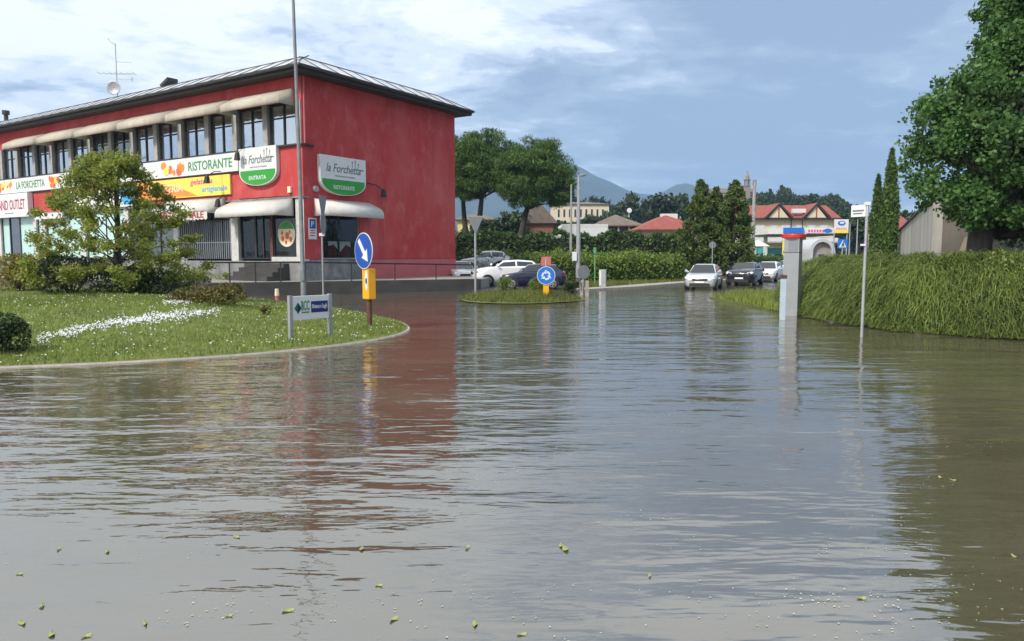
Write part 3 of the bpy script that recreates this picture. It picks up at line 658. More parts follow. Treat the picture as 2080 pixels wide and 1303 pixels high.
# pavement with its retaining wall and railing
PT = .60
pw = [G(300, 590, 0)]
w0 = W(250, 600, 36.5); w1 = W(430, 600, 34.6); w2 = W(621, 600, 36.2); w3 = W(972, 600, 40.6)
front_line = [(-48, 52), (w0.x-3, 38.5), (w1.x, w1.y), (w2.x, w2.y), (w3.x, w3.y)]
poly = front_line+[(w3.x+1.0, 49), (-20, 60), (-60, 80)]
sheet('pavement', [(x, y) for x, y in poly], PT, M['pave'], 1.0)
rw = MB(); pts = front_line
for (xa, ya), (xb, yb) in zip(pts, pts[1:]):
    d = Vector((xb-xa, yb-ya, 0)).normalized(); nrm = Vector((d.y, -d.x, 0))*.14
    a = Vector((xa, ya, 0)); b = Vector((xb, yb, 0))
    rw.add([a+nrm+Vector((0, 0, -.4)), b+nrm+Vector((0, 0, -.4)), b+nrm+Vector((0, 0, PT+.04)), a+nrm+Vector((0, 0, PT+.04)), b-nrm*.8+Vector((0, 0, PT+.04)), a-nrm*.8+Vector((0, 0, PT+.04))], [(0, 1, 2, 3), (3, 2, 4, 5)])
e = Vector((w3.x, w3.y, 0)); rw.quad(e+Vector((.1, -.14, -.4)), e+Vector((.1, .6, -.4)), e+Vector((.1, .6, PT+.04)), e+Vector((.1, -.14, PT+.04)))
o = rw.build('retaining_wall', M['wetwall']); tag(o, 'low dark wet retaining wall standing in the water below the red building', 'wall')
rl = thing('railing', 'dark iron railing with thin posts along the top of the low retaining wall', 'railing', (0, 0, 0))
top = [Vector((w1.x-.4, w1.y+.1, PT+.98)), Vector((w2.x, w2.y+.05, PT+.98)), Vector((w3.x-.2, w3.y+.05, PT+.8))]
mb = MB()
for a, b in zip(top, top[1:]):
    d = (b-a).normalized(); up = Vector((0, 0, .035)); sd = Vector((-d.y, d.x, 0))*.03
    mb.loft([[a+sd+up, a-sd+up, a-sd-up, a+sd-up], [b+sd+up, b-sd+up, b-sd-up, b+sd-up]])
mb.build('handrail', M['black'], rl)
for i in range(9):
    t = i/8*2; a, b = (top[0], top[1]) if t <= 1 else (top[1], top[2]); p = a.lerp(b, t if t <= 1 else t-1)
    MB().box(p.x-.025, p.x+.025, p.y-.025, p.y+.025, PT, p.z-.03).build('post', M['black'], rl)

# ------------------------------------------------------------------ plants
def leaf_mesh(name, C, size, m, aspect=.55, up=None, jitter=.35, fold=True, droop=0.0, upbias=0.0):
    """one small pointed leaf (4 corners) at each centre C, pointing its own way"""
    n = len(C); d = RNG.normal(size=(n, 3)); d[:, 2] -= droop; d /= np.linalg.norm(d, axis=1, keepdims=True)
    nn = RNG.normal(size=(n, 3)); nn[:, 2] += upbias
    if up is not None: nn += up*1.0
    s = np.cross(nn, d); s /= np.linalg.norm(s, axis=1, keepdims=True)+1e-9
    L = size*(1+jitter*RNG.uniform(-1, 1, (n, 1))); w = L*aspect*.5
    V = np.stack([C-d*L*.5, C+s*w-d*L*.05, C+d*L*.5, C-s*w-d*L*.05], 1).reshape(-1, 3)
    me = bpy.data.meshes.new(name); me.vertices.add(4*n); me.vertices.foreach_set('co', V.astype(np.float32).ravel())
    me.loops.add(4*n); me.loops.foreach_set('vertex_index', np.arange(4*n, dtype=np.int32))
    me.polygons.add(n); me.polygons.foreach_set('loop_start', np.arange(0, 4*n, 4, dtype=np.int32)); me.polygons.foreach_set('loop_total', np.full(n, 4, np.int32))
    me.materials.append(m); me.update(); me.validate(); return me
def clumps(centers, radii, per, squash=.8, shell=.55):
    """leaf positions in fuzzy clumps"""
    out = []
    for c, r in zip(centers, radii):
        k = int(per*RNG.uniform(.7, 1.3)); d = RNG.normal(size=(k, 3)); d /= np.linalg.norm(d, axis=1, keepdims=True)
        rad = r*(shell+(1-shell)*RNG.uniform(0, 1, (k, 1)))*RNG.uniform(.75, 1.15, (k, 1)); d[:, 2] *= squash
        out.append(np.asarray(c)+d*rad)
    return np.concatenate(out)
def in_ellipsoid(n, rx, ry, rz, inner=.35, power=.6):
    d = RNG.normal(size=(n, 3)); d /= np.linalg.norm(d, axis=1, keepdims=True)
    r = inner+(1-inner)*RNG.uniform(0, 1, (n, 1))**power; return d*r*np.array((rx, ry, rz))

LM = {}
LM['lawntree'] = leafmat('small_tree_leaf', [(.14, .19, .024), (.21, .265, .04), (.29, .33, .06), (.34, .30, .07)], .45)
LM['darkbush'] = leafmat('dark_bush_leaf', [(.02, .035, .008), (.04, .06, .014), (.06, .075, .02)], .2)
LM['goldbush'] = leafmat('golden_bush_leaf', [(.16, .14, .02), (.24, .19, .03), (.12, .13, .025), (.30, .22, .05)], .25)
LM['juniper'] = leafmat('juniper_needle', [(.10, .09, .02), (.16, .13, .03), (.07, .075, .018)], .2)
LM['leftbush'] = leafmat('near_bush_leaf', [(.015, .035, .008), (.03, .06, .012), (.05, .08, .018)], .2)
LM['bigtree'] = leafmat('lime_tree_leaf', [(.04, .10, .024), (.075, .165, .038), (.14, .25, .07), (.055, .12, .03)], .4, .45)
LM['cypress'] = leafmat('cypress_scale_leaf', [(.04, .08, .014), (.065, .12, .02), (.10, .16, .03)], .2)
LM['pine'] = leafmat('pine_needle', [(.03, .07, .010), (.065, .13, .018), (.125, .20, .03)], .22)
LM['conifer'] = leafmat('conifer_needle', [(.045, .075, .012), (.075, .115, .018), (.12, .16, .026)], .2)
LM['hedge'] = leafmat('tall_hedge_leaf', [(.03, .065, .014), (.05, .10, .02), (.08, .14, .028)], .2)
LM['vine'] = leafmat('vine_hedge_leaf', [(.08, .14, .02), (.13, .21, .03), (.22, .27, .05), (.10, .16, .025)], .3)
LM['far'] = leafmat('far_tree_leaf', [(.025, .045, .018), (.04, .065, .022), (.06, .085, .03)], .2)
LM['fardark'] = leafmat('far_dark_leaf', [(.015, .03, .014), (.025, .045, .018), (.04, .06, .022)], .2)
LM['blade'] = leafmat('arching_stem_leaf', [(.07, .115, .02), (.13, .185, .034), (.20, .245, .05), (.09, .14, .024), (.26, .30, .08)], .35)
LM['grass'] = leafmat('grass_blade', [(.12, .18, .025), (.17, .235, .035), (.23, .28, .05), (.28, .26, .08)], .35)
LM['islandgrass'] = leafmat('island_grass_blade', [(.10, .14, .025), (.16, .19, .035), (.20, .19, .05), (.08, .12, .02)], .3)

def branchy(mb, base, tips, r0, fork, n=6, bend=.25):
    """limbs running from a point on the trunk to each clump"""
    b = Vector(base)
    for t in tips:
        t = Vector(t); m = b.lerp(t, .5)+Vector((random.uniform(-1, 1), random.uniform(-1, 1), random.uniform(0, 1)))*bend*(t-b).length*.35
        mb.tube([b, m, t], [r0, r0*.6, r0*.2], n, False)

# small tree on the lawn
def lawn_tree():
    x, y = G(243, 598, .6).xy; z = float(lawn_z(x, y))-.05
    root = thing('small_tree', 'small wide spreading green tree with an open crown standing on the lawn', 'tree', (x, y, z))
    tr = MB(); tr.tube([(0, 0, -.2), (.03, .02, .5), (-.04, 0, 1.1), (.02, .05, 1.9), (.05, 0, 3.0), (.0, 0, 4.2)], [.19, .15, .13, .10, .06, .02], 9)
    C = []; Rr = []
    for k in range(190):
        t = RNG.uniform(0, 1); h = .75+3.9*t
        prof = np.interp(h, [.6, 1.2, 2.0, 2.8, 3.6, 4.2, 4.7], [2.7, 3.0, 2.95, 2.5, 1.9, 1.35, .6]); a = RNG.uniform(0, 2*np.pi); rr = prof*np.sqrt(RNG.uniform(.12, 1))
        C.append((rr*np.cos(a), rr*np.sin(a)*.9, h-.12*rr)); Rr.append(RNG.uniform(.28, .52))
    for c in C[::5]: branchy(tr, (0, 0, max(.6, c[2]*.55)), [c], .026, 0, 5)
    tr.build('trunk', M['bark'], root, smooth=60)
    P = clumps(C, Rr, 165, .65, .15); link('crown', leaf_mesh('crown', P, .115, LM['lawntree'], .5, droop=.3, upbias=.8), root)
lawn_tree()
def bush(name, label, x, y, z, rx, ry, rz, m, n, size, group=None, lumps=9, aspect=.5, cat='bush'):
    root = thing(name, label, cat, (x, y, z), 0, group)
    C = [(0, 0, rz*.5)]+[(RNG.uniform(-.62, .62)*rx, RNG.uniform(-.62, .62)*ry, rz*RNG.uniform(.35, .72)) for _ in range(lumps)]
    P = clumps(C, [min(rx, ry, rz)*RNG.uniform(.38, .55) for _ in C], n/len(C), .85, .5)
    P = np.concatenate([P, in_ellipsoid(n//2, rx, ry, rz*.55, .75)+np.array((0, 0, rz*.45))]); P = P[P[:, 2] > 0]
    link('foliage', leaf_mesh('foliage', P, size, m, aspect), root)
    st = MB(); branchy(st, (0, 0, -.1), [Vector(c)*.9 for c in C], .03, 0, 5); st.build('stem', M['bark'], root); return root
def on_lawn(px, py):
    r = ray(px, py); t = np.linspace(9, 60, 1400); x = r.x*t; y = r.y*t; z = EYE+r.z*t; i = int(np.argmax(z < np.maximum(lawn_z(x, y), .03))); return x[i], y[i], max(.05, float(lawn_z(x[i], y[i])))
def lb(name, label, px, py, w, h, m, n, size, **k):
    x, y, z = on_lawn(px, py); s = y/FPX; return bush(name, label, x, y, z-.05, w*s/2, w*s/2*.8, h*s, m, n, size, **k)
lb('golden_bush', 'yellow green bush at the left edge behind the lawn', 40, 590, 150, 78, LM['goldbush'], 3000, .11)
lb('dark_bush', 'dark olive bush between the golden bush and the small tree', 145, 596, 150, 82, LM['darkbush'], 3000, .11)
lb('dark_bush', 'dark green bush growing right behind the small tree trunk', 285, 598, 160, 62, LM['darkbush'], 2600, .11)
lb('dark_bush', 'dark bush under the right side of the small tree', 375, 600, 110, 55, LM['darkbush'], 1800, .11)
lb('juniper_shrub', 'low brownish green spreading shrub right of the small tree', 420, 616, 160, 40, LM['juniper'], 2600, .10, aspect=.35)
lb('near_bush', 'small dense dark green bush at the left edge of the photo near the water', 8, 716, 105, 88, LM['leftbush'], 3800, .06)
x, y, z = on_lawn(540, 640)
bush('red_leaved_shrub', 'tiny reddish shrub on the lawn left of the bank sign', x, y, z, .14, .14, .28, LM['juniper'], 200, .06, lumps=3)

def blades(name, XY, zf, h, w, m, lean=.5, kind='stuff'):
    n = len(XY); z = zf(XY[:, 0], XY[:, 1]); B = np.c_[XY, z-.01]; a = RNG.uniform(0, 2*np.pi, n); s = np.c_[np.cos(a), np.sin(a), np.zeros(n)]*w*RNG.uniform(.6, 1.3, (n, 1))
    L = h*RNG.uniform(.5, 1.3, (n, 1)); t = np.c_[RNG.normal(size=(n, 2))*lean*.6, np.ones(n)]*L
    V = np.stack([B-s, B+s, B+t], 1).reshape(-1, 3)
    me = bpy.data.meshes.new(name); me.vertices.add(3*n); me.vertices.foreach_set('co', V.astype(np.float32).ravel()); me.loops.add(3*n); me.loops.foreach_set('vertex_index', np.arange(3*n, dtype=np.int32))
    me.polygons.add(n); me.polygons.foreach_set('loop_start', np.arange(0, 3*n, 3, dtype=np.int32)); me.polygons.foreach_set('loop_total', np.full(n, 3, np.int32)); me.materials.append(m); me.update()
    o = link(name, me); o['kind'] = kind; return o
def lawn_pts(n, near=True):
    a = RNG.uniform(-np.pi, np.pi, n*3); r = np.sqrt(RNG.uniform(0, 1, n*3))*.995; x = LC[0]+np.cos(a)*r*lawn_R(a); y = LC[1]+np.sin(a)*r*lawn_R(a)
    d = np.hypot(x, y); keep = (np.abs(x/y) < .78) & (RNG.uniform(0, 1, n*3) < np.clip((16/d)**1.6, 0, 1)); return np.c_[x, y][keep][:n]
o = blades('grass', lawn_pts(75000), lawn_z, .085, .010, LM['grass']); tag(o, 'short green grass of the lawn', 'grass')
P = RNG.uniform(-1, 1, (9000, 2)); P = P[np.hypot(P[:, 0], P[:, 1]) < 1]*np.array((2.6, 2.75))+IC
o = blades('island_grass', P, island_z, .20, .016, LM['islandgrass'], .8); tag(o, 'rough grass on the island in the middle of the junction', 'grass')
P = np.c_[RNG.uniform(3, 18, 30000), RNG.uniform(40, 60, 30000)]
keep = (P[:, 1] > 41.2+(P[:, 0]-3.5)*1.28) & (P[:, 1] < 49+(P[:, 0]-3.5)*1.5)
o = blades('verge_grass', P[keep], lambda x, y: np.full(len(x), .10), .2, .03, LM['islandgrass'], .7); tag(o, 'yellowish grass on the verge beside the flooded road', 'grass')
P = np.c_[RNG.uniform(8.8, 13, 9000), RNG.uniform(25, 36, 9000)]; keep = (P[:, 0] > 8.95+(P[:, 1] > 33)*1.0) & (P[:, 1] < 33+(P[:, 0]-8.9)*1.3)
o = blades('bank_grass', P[keep], lambda x, y: np.full(len(x), .06), .28, .022, LM['grass'], .7); tag(o, 'green grass at the foot of the bank behind the grey pillar', 'grass')

# hail lying on the lawn
def hail():
    pts = []
    for (x0, y0), (x1, y1), wid, n in (((75, 692), (250, 655), 9, 600), ((235, 660), (410, 638), 10, 950), ((330, 618), (390, 616), 5, 180), ((395, 642), (450, 634), 8, 120)):
        for _ in range(n):
            t = RNG.beta(1.3, 1.3); pts.append((x0+(x1-x0)*t, y0+(y1-y0)*t+RNG.normal()*wid*(.4+.6*math.sin(t*9+1)**2)*.8))
    xyz = []
    for px, py in pts:
        g = on_lawn(px, py); xyz.append((g[0], g[1], g[2]+.05))
    for p in lawn_pts(1100): xyz.append((p[0], p[1], float(lawn_z(p[0], p[1]))+.06))
    mb = MB()
    for x, y, z in xyz:
        r = RNG.uniform(.008, .021); a = RNG.uniform(0, 3); c, s = math.cos(a)*r, math.sin(a)*r
        mb.add([(x+c, y+s, z), (x-s, y+c, z), (x-c, y-s, z), (x+s, y-c, z), (x, y, z+r*.8), (x, y, z-r)], [(0, 1, 4), (1, 2, 4), (2, 3, 4), (3, 0, 4), (1, 0, 5), (2, 1, 5), (3, 2, 5), (0, 3, 5)])
    o = mb.build('hail', M['hail'], smooth=80); o['kind'] = 'stuff'; tag(o, 'white hail and petals lying in streaks over the lawn', 'hail')
hail()

# arching stem hedge on the right bank
HB = np.array([(10.6, 29.5), (9.75, 27.0), (9.35, 24.0), (9.25, 21.2), (9.75, 18.6), (11.2, 16.9), (13.5, 15.7), (17, 14.6)])
_s = np.r_[0, np.cumsum(np.hypot(*np.diff(HB, axis=0).T))]
def hedge_pt(s, v):
    """s along the waterline, v metres inward; gives point and inward normal"""
    x = np.interp(s, _s, HB[:, 0]); y = np.interp(s, _s, HB[:, 1]); e = .6
    dx = np.interp(s+e, _s, HB[:, 0])-np.interp(s-e, _s, HB[:, 0]); dy = np.interp(s+e, _s, HB[:, 1])-np.interp(s-e, _s, HB[:, 1]); l = np.hypot(dx, dy)+1e-9
    nx, ny = -dy/l, dx/l                                             # towards the right bank
    nx, ny = np.where(nx < 0, np.abs(nx)*.2, nx), ny
    top = 1.70+.05*np.sin(s*1.7)+.03*np.sin(s*4.1+1)+np.interp(s, [0, 2, 12, 18], [-.45, 0, .06, .25])
    z = top*(1-np.exp(-np.maximum(v, 0)*2.2))+.06*np.sin(s*3.3+v*4)+.05*np.sin(s*7.7-v*5)
    return np.stack([x+nx*v, y+ny*v, np.maximum(z, -.05)], -1), np.stack([nx, ny, 0*nx], -1)
def arching_hedge():
    root = thing('arching_hedge', 'long yellow green hedge of arching stems hanging down to the flood water on the right', 'hedge', (9.6, 22, 0))
    off = np.array((9.6, 22, 0))
    S, Vv = np.meshgrid(np.linspace(0, _s[-1], 60), np.array([0.05, .15, .3, .5, .8, 1.3, 2.2, 3.5])); P, _ = hedge_pt(S.ravel(), Vv.ravel()); P[:, 2] -= .12
    mb = MB(); mb.add(P-off, [(j*60+i, j*60+i+1, (j+1)*60+i+1, (j+1)*60+i) for j in range(7) for i in range(59)]); mb.build('undergrowth', M['soil'], root)
    n = 46000; s = RNG.uniform(-.0, _s[-1], n); v = RNG.uniform(0, 1, n)**1.5*3.0; B, N = hedge_pt(s, v)
    T = np.stack([N[:, 1], -N[:, 0], N[:, 2]], -1)                   # along the hedge
    out = -N*RNG.uniform(.5, 1.1, (n, 1))+T*RNG.normal(-.25, .45, (n, 1))*np.sign(-1); out[:, 2] = 0
    L = RNG.uniform(.12, .46, (n, 1)); up = np.array((0, 0, 1.0))
    on_top = (v > 1.0)[:, None]
    rise = np.where(on_top, RNG.uniform(.15, .5, (n, 1)), RNG.uniform(.10, .38, (n, 1))); fall = np.where(on_top, .05, RNG.uniform(.25, .75, (n, 1)))
    p0 = B-up*.05; p1 = B+out*L*.35+up*L*rise; p2 = B+out*L*.75+up*L*(rise*.9-fall*.45); p3 = B+out*L*1.0+up*L*(rise*.4-fall)
    for p in (p1, p2, p3): p[:, 2] = np.maximum(p[:, 2], .01+RNG.uniform(0, .05, n))
    w = RNG.uniform(.003, .009, (n, 1)); side = np.cross(out+1e-6, up); side /= np.linalg.norm(side, axis=1, keepdims=True)+1e-9; side = side+RNG.normal(size=(n, 3))*.4
    V = np.stack([p0-side*w*.5, p0+side*w*.5, p1-side*w, p1+side*w, p2-side*w*.8, p2+side*w*.8, p3], 1)-off
    idx = np.arange(n)[:, None]*7; loops = np.concatenate([idx+np.array([0, 1, 3, 2, 2, 3, 5, 4, 4, 5, 6])], 1).ravel().astype(np.int32)
    starts = (np.arange(n)[:, None]*11+np.array([0, 4, 8])).ravel().astype(np.int32); tot = np.tile(np.array([4, 4, 3], np.int32), n)
    me = bpy.data.meshes.new('stems'); me.vertices.add(7*n); me.vertices.foreach_set('co', V.astype(np.float32).ravel()); me.loops.add(11*n); me.loops.foreach_set('vertex_index', loops)
    me.polygons.add(3*n); me.polygons.foreach_set('loop_start', starts); me.polygons.foreach_set('loop_total', tot); me.materials.append(LM['blade']); me.update(); me.validate()
    link('stems', me, root)
    # leaves along the stems
    k = 95000; s = RNG.uniform(0, _s[-1], k); v = RNG.uniform(0, 1, k)**1.6*3; B, N = hedge_pt(s, v); B = B-N*RNG.uniform(0, .25, (k, 1))+np.c_[np.zeros((k, 2)), RNG.uniform(-.12, .16, k)]; B = B[B[:, 2] > .02]
    link('leaves', leaf_mesh('leaves', B-off, .062, LM['blade'], .34, droop=.6), root)
arching_hedge()
P, N = hedge_pt(RNG.uniform(12, _s[-1], 1400), RNG.uniform(0, 1, 1400)*2.0); P = P+np.c_[-N[:, :2]*.25, RNG.uniform(0, .25, 1400)]; P = P[P[:, 0] > 11.6]
root = thing('pale_shrub', 'pale yellow green shrub with broad leaves at the right end of the arching hedge', 'bush', (12.5, 16.4, 0))
LM['pale'] = leafmat('pale_shrub_leaf', [(.14, .20, .04), (.22, .27, .07), (.30, .32, .12)], .3)
link('foliage', leaf_mesh('foliage', P-np.array((12.5, 16.4, 0)), .11, LM['pale'], .5), root)

# large tree at the right edge
def big_tree():
    x, y = 13.6, 20.6; root = thing('broadleaf_tree', 'large dark green broadleaf tree at the right edge in front of the garden wall', 'tree', (x, y, 0))
    tr = MB(); tr.tube([(-.75, 0, -.3), (-.7, 0, 1.2), (-.6, 0, 2.6), (-.2, .1, 4.0), (.3, .1, 6.5), (.6, .2, 9.5)], [.40, .32, .30, .24, .16, .04], 12)
    C = []; Rr = []
    def lobe(cx, cy, cz, rx, ry, rz, n, r=(.42, .75)):
        for p in in_ellipsoid(n, rx, ry, rz, .35, .5): C.append((cx+p[0], cy+p[1], cz+p[2])); Rr.append(RNG.uniform(*r))
    lobe(-1.05, -.2, 4.9, 1.6, 1.6, 1.9, 58); lobe(1.0, 0, 6.4, 1.75, 2.0, 2.6, 60); lobe(-1.9, -.1, 4.7, .55, .7, .8, 8, (.3, .45)); lobe(1.6, .3, 3.6, 1.9, 1.9, 1.5, 50); lobe(1.5, .3, 9.2, 2.0, 2, 2.2, 60); lobe(2.2, -.6, 5.0, 1.6, 1.5, 2.6, 46); lobe(-1.0, -.5, 3.3, .6, .6, .6, 9, (.35, .5)); lobe(.7, 0, 8.7, 1.3, 1.3, 1.6, 46); lobe(1.1, -1.2, 7.7, 1.4, .8, 1.5, 30); lobe(.75, -1.0, 2.9, 1.2, .6, .7, 26, (.35, .5)); lobe(-1.4, -.2, 3.85, .35, .4, .35, 6, (.28, .38)); lobe(.2, -.4, 8.2, 1.0, 1.2, 1.2, 14); lobe(-.1, -.7, 3.1, .5, .5, .4, 5, (.3, .45))
    for (cx, cy, cz, rx, rz) in ((-1.05, -.2, 4.9, 1.72, 2.0), (1.0, 0, 6.4, 1.9, 2.75), (1.0, .2, 8.9, 1.6, 2.0)):
        for _ in range(22):
            a = RNG.uniform(1.2, 4.6); q = RNG.uniform(.88, 1.06); sp = (cx+rx*q*np.cos(a), cy+RNG.normal()*.4, cz+rz*q*np.sin(a)*.95)
            if min(math.dist(sp, c_) for c_, r_ in zip(C, Rr) if r_ > .36) < .62: C.append(sp); Rr.append(RNG.uniform(.16, .3))
    for c, r in list(zip(C, Rr))[::3]:
        if r > .36: branchy(tr, (-.1, .1, min(6.5, max(2.4, c[2]*.62))), [c], .06, 0, 5)
    tr.build('trunk', M['bark'], root, smooth=60)
    P = np.concatenate([clumps([c], [r], 300*min(1, (r/.5)**2), .8, .25) for c, r in zip(C, Rr)]); P = P[P[:, 2] > 1.9]; link('crown', leaf_mesh('crown', P, .12, LM['bigtree'], .75, droop=.35, upbias=.5), root)
big_tree()
def cypress(label, px, ptop, pb, Y, wpx, lean=0.0):
    b = W(px, pb, Y); t = W(px, ptop, Y); h = t.z; root = thing('cypress', label, 'tree', (b.x, Y, 0)); rad = wpx*Y/FPX/2
    n = int(5200); z = RNG.uniform(0, 1, n)**.85; rr = rad*np.interp(z, [0, .05, .25, .6, .85, 1], [.6, .85, 1, .85, .5, .03]); a = RNG.uniform(0, 2*np.pi, n)
    rr = rr*(.82+.18*np.sin(a*4+z*17)+.12*RNG.normal(size=n)); P = np.c_[rr*np.cos(a), rr*np.sin(a), .2+z*(h-.2)]
    d = P*0; link('crown', leaf_mesh('crown', P, .30, LM['cypress'], .3, droop=-1.6), root)
    MB().tube([(0, 0, -.2), (0, 0, h*.6)], [.14, .05], 7).build('trunk', M['bark'], root)
    cn = MB(); cn.loft([[(r*rad*.72*math.cos(k*math.pi/5), r*rad*.72*math.sin(k*math.pi/5), h*t_) for k in range(10)] for t_, r in ((.02, .7), (.25, 1), (.6, .85), (.85, .45), (.97, .03))]); cn.build('inner_foliage', LM['cypress'], root)
cypress('tall slender dark cypress left of the garden wall', 1802, 303, 540, 44, 36)
cypress('shorter slender cypress pressed against the left side of the taller one', 1777, 356, 540, 45.5, 26)

# stone pines
def stone_pine(label, px, Y, ztop, rad, trunk_px, seed):
    rr = np.random.default_rng(seed); x = (px-CX)/FPX*Y; root = thing('stone_pine', label, 'tree', (x, Y, 0)); tx = (trunk_px-px)/FPX*Y
    tr = MB(); tr.tube([(tx, 0, -.2), (tx+.1, 0, 3), (tx*.6, 0, 6), (0, 0, ztop-5)], [.42, .36, .30, .15], 9)
    C = []; Rr = []
    for k in range(260):
        a = rr.uniform(0, 2*np.pi); q = rr.uniform(.12, 1)**.5; el = np.arcsin(rr.uniform(-.85, 1)); r = q*np.cos(el)*(rad-.8); hz = 4.0 if el > 0 else 3.6; z = ztop-4.9+q*np.sin(el)*hz
        C.append((r*np.cos(a), r*np.sin(a), z)); Rr.append(rr.uniform(.7, 1.2))
    for c in C[::11]: branchy(tr, (tx*.5, 0, ztop-8.0), [c], .14, 0, 5)
    tr.build('trunk', M['bark'], root, smooth=60)
    P = clumps(C, Rr, 230, .62, .6); link('crown', leaf_mesh('crown', P, .38, LM['pine'], .16, droop=-1.0, upbias=.3), root)
stone_pine('large umbrella shaped stone pine just right of the red building', 985, 80, 16.0, 5.2, 968, 1)
stone_pine('umbrella shaped stone pine with a leaning bare trunk, rightmost of the pair', 1088, 76, 14.6, 4.7, 1052, 2)
stone_pine('stone pine half hidden behind the corner of the red building', 938, 86, 16.6, 4.4, 948, 3)
def conifer(label, px, ptop, Y, wpx, seed):
    rr = np.random.default_rng(seed); t = W(px, ptop, Y); rad = wpx*Y/FPX/2; h = t.z; root = thing('conifer', label, 'tree', (t.x, Y, .05), 0, None)
    C = []; Rr = []
    for k in range(170):
        z = rr.uniform(.02, 1)**1.1; r = rad*np.interp(z, [0, .15, .55, .8, .93, 1], [.8, 1, .85, .52, .28, .05])*np.sqrt(rr.uniform(.25, 1)); a = rr.uniform(0, 2*np.pi); C.append((r*np.cos(a), r*np.sin(a), z*(h-.3))); Rr.append(.22+.55*(1-z)*rr.uniform(.6, 1.1))
    P = clumps(C, Rr, 120, 1.05, .25); link('crown', leaf_mesh('crown', P, .27, LM['conifer'], .35, droop=.2), root)
    MB().tube([(0, 0, -.2), (0, 0, h*.85)], [.2, .03], 7).build('trunk', M['bark'], root)
conifer('leftmost dark conifer of the clump beside the road', 1424, 362, 60, 78, 4)
conifer('shorter middle conifer of the clump beside the road', 1455, 378, 62, 70, 5)
conifer('rightmost dark conifer of the clump beside the road', 1494, 363, 60, 84, 6)

def hedge(name, label, pts, height, width, m, dens, size, zbase=.1, rough=.12):
    """clipped hedge along a line of points"""
    pts = np.array(pts, float); seg = np.r_[0, np.cumsum(np.hypot(*np.diff(pts, axis=0).T))]; L = seg[-1]
    root = thing(name, label, 'hedge', (pts[0][0], pts[0][1], zbase)); n = int(dens*L)
    s = RNG.uniform(0, L, n); x = np.interp(s, seg, pts[:, 0]); y = np.interp(s, seg, pts[:, 1])
    e = .3; dx = np.interp(s+e, seg, pts[:, 0])-np.interp(s-e, seg, pts[:, 0]); dy = np.interp(s+e, seg, pts[:, 1])-np.interp(s-e, seg, pts[:, 1]); l = np.hypot(dx, dy)+1e-9
    face = RNG.uniform(0, 1, n); hh = height*(1+.06*np.sin(s*1.1)+.05*np.sin(s*2.9+1)); v = np.where(face < .55, -width/2, RNG.uniform(-width/2, width/2, n)); z = np.where(face < .55, RNG.uniform(0, 1, n)*hh, hh)
    v = v+RNG.normal(size=n)*rough; z = z+RNG.normal(size=n)*rough+.12*np.sin(s*5)*np.sin(z*4)
    P = np.c_[x-dy/l*v-pts[0][0], y+dx/l*v-pts[0][1], np.maximum(z, .02)]
    link('foliage', leaf_mesh('foliage', P, size, m, .6), root)
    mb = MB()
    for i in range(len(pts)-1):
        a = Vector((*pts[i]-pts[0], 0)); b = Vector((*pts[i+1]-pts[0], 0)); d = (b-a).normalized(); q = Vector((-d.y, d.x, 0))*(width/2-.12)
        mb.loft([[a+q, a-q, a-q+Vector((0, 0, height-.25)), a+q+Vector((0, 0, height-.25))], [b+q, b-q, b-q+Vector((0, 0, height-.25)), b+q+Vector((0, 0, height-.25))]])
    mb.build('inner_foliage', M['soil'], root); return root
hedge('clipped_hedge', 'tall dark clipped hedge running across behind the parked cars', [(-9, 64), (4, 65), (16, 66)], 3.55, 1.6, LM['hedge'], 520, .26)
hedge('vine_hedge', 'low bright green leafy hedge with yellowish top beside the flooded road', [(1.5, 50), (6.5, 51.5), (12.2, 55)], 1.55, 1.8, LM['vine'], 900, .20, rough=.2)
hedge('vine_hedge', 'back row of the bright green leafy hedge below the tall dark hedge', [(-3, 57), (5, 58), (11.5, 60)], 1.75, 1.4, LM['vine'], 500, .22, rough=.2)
hedge('low_roadside_hedge', 'low dark rounded hedge behind the waiting cars', [(21, 66), (25.5, 72)], 1.5, 2.0, LM['hedge'], 400, .22)
for i, (px, w, lab) in enumerate(((1026, .62, 'small round bush at the left of the junction island'), (1088, .58, 'small round bush beside the blue roundabout sign'), (1160, .62, 'small dark round bush at the right of the junction island'))):
    x = (px-CX)/FPX*33.6; bush('round_bush', lab, x, 32.6, .15, w*.68, w*.6, w*1.45, LM['darkbush'] if i == 2 else LM['vine'], 1500, .06, 'round bushes on the junction island', 6)
x, y = G(560, 560, PT).xy
for i, (px, py) in enumerate(((480, 556), (530, 558))):
    g = BMX @ Vector((-5.2-2.2*(1-i), -1.0, PT)); bush('weed_clump', ('yellowish weeds on the pavement left of the entrance steps', 'green weeds on the pavement beside the entrance steps')[i], g.x, g.y, g.z, .8, .4, .4, LM['goldbush'] if i == 0 else LM['grass'], 500, .09, None, 5, .3)

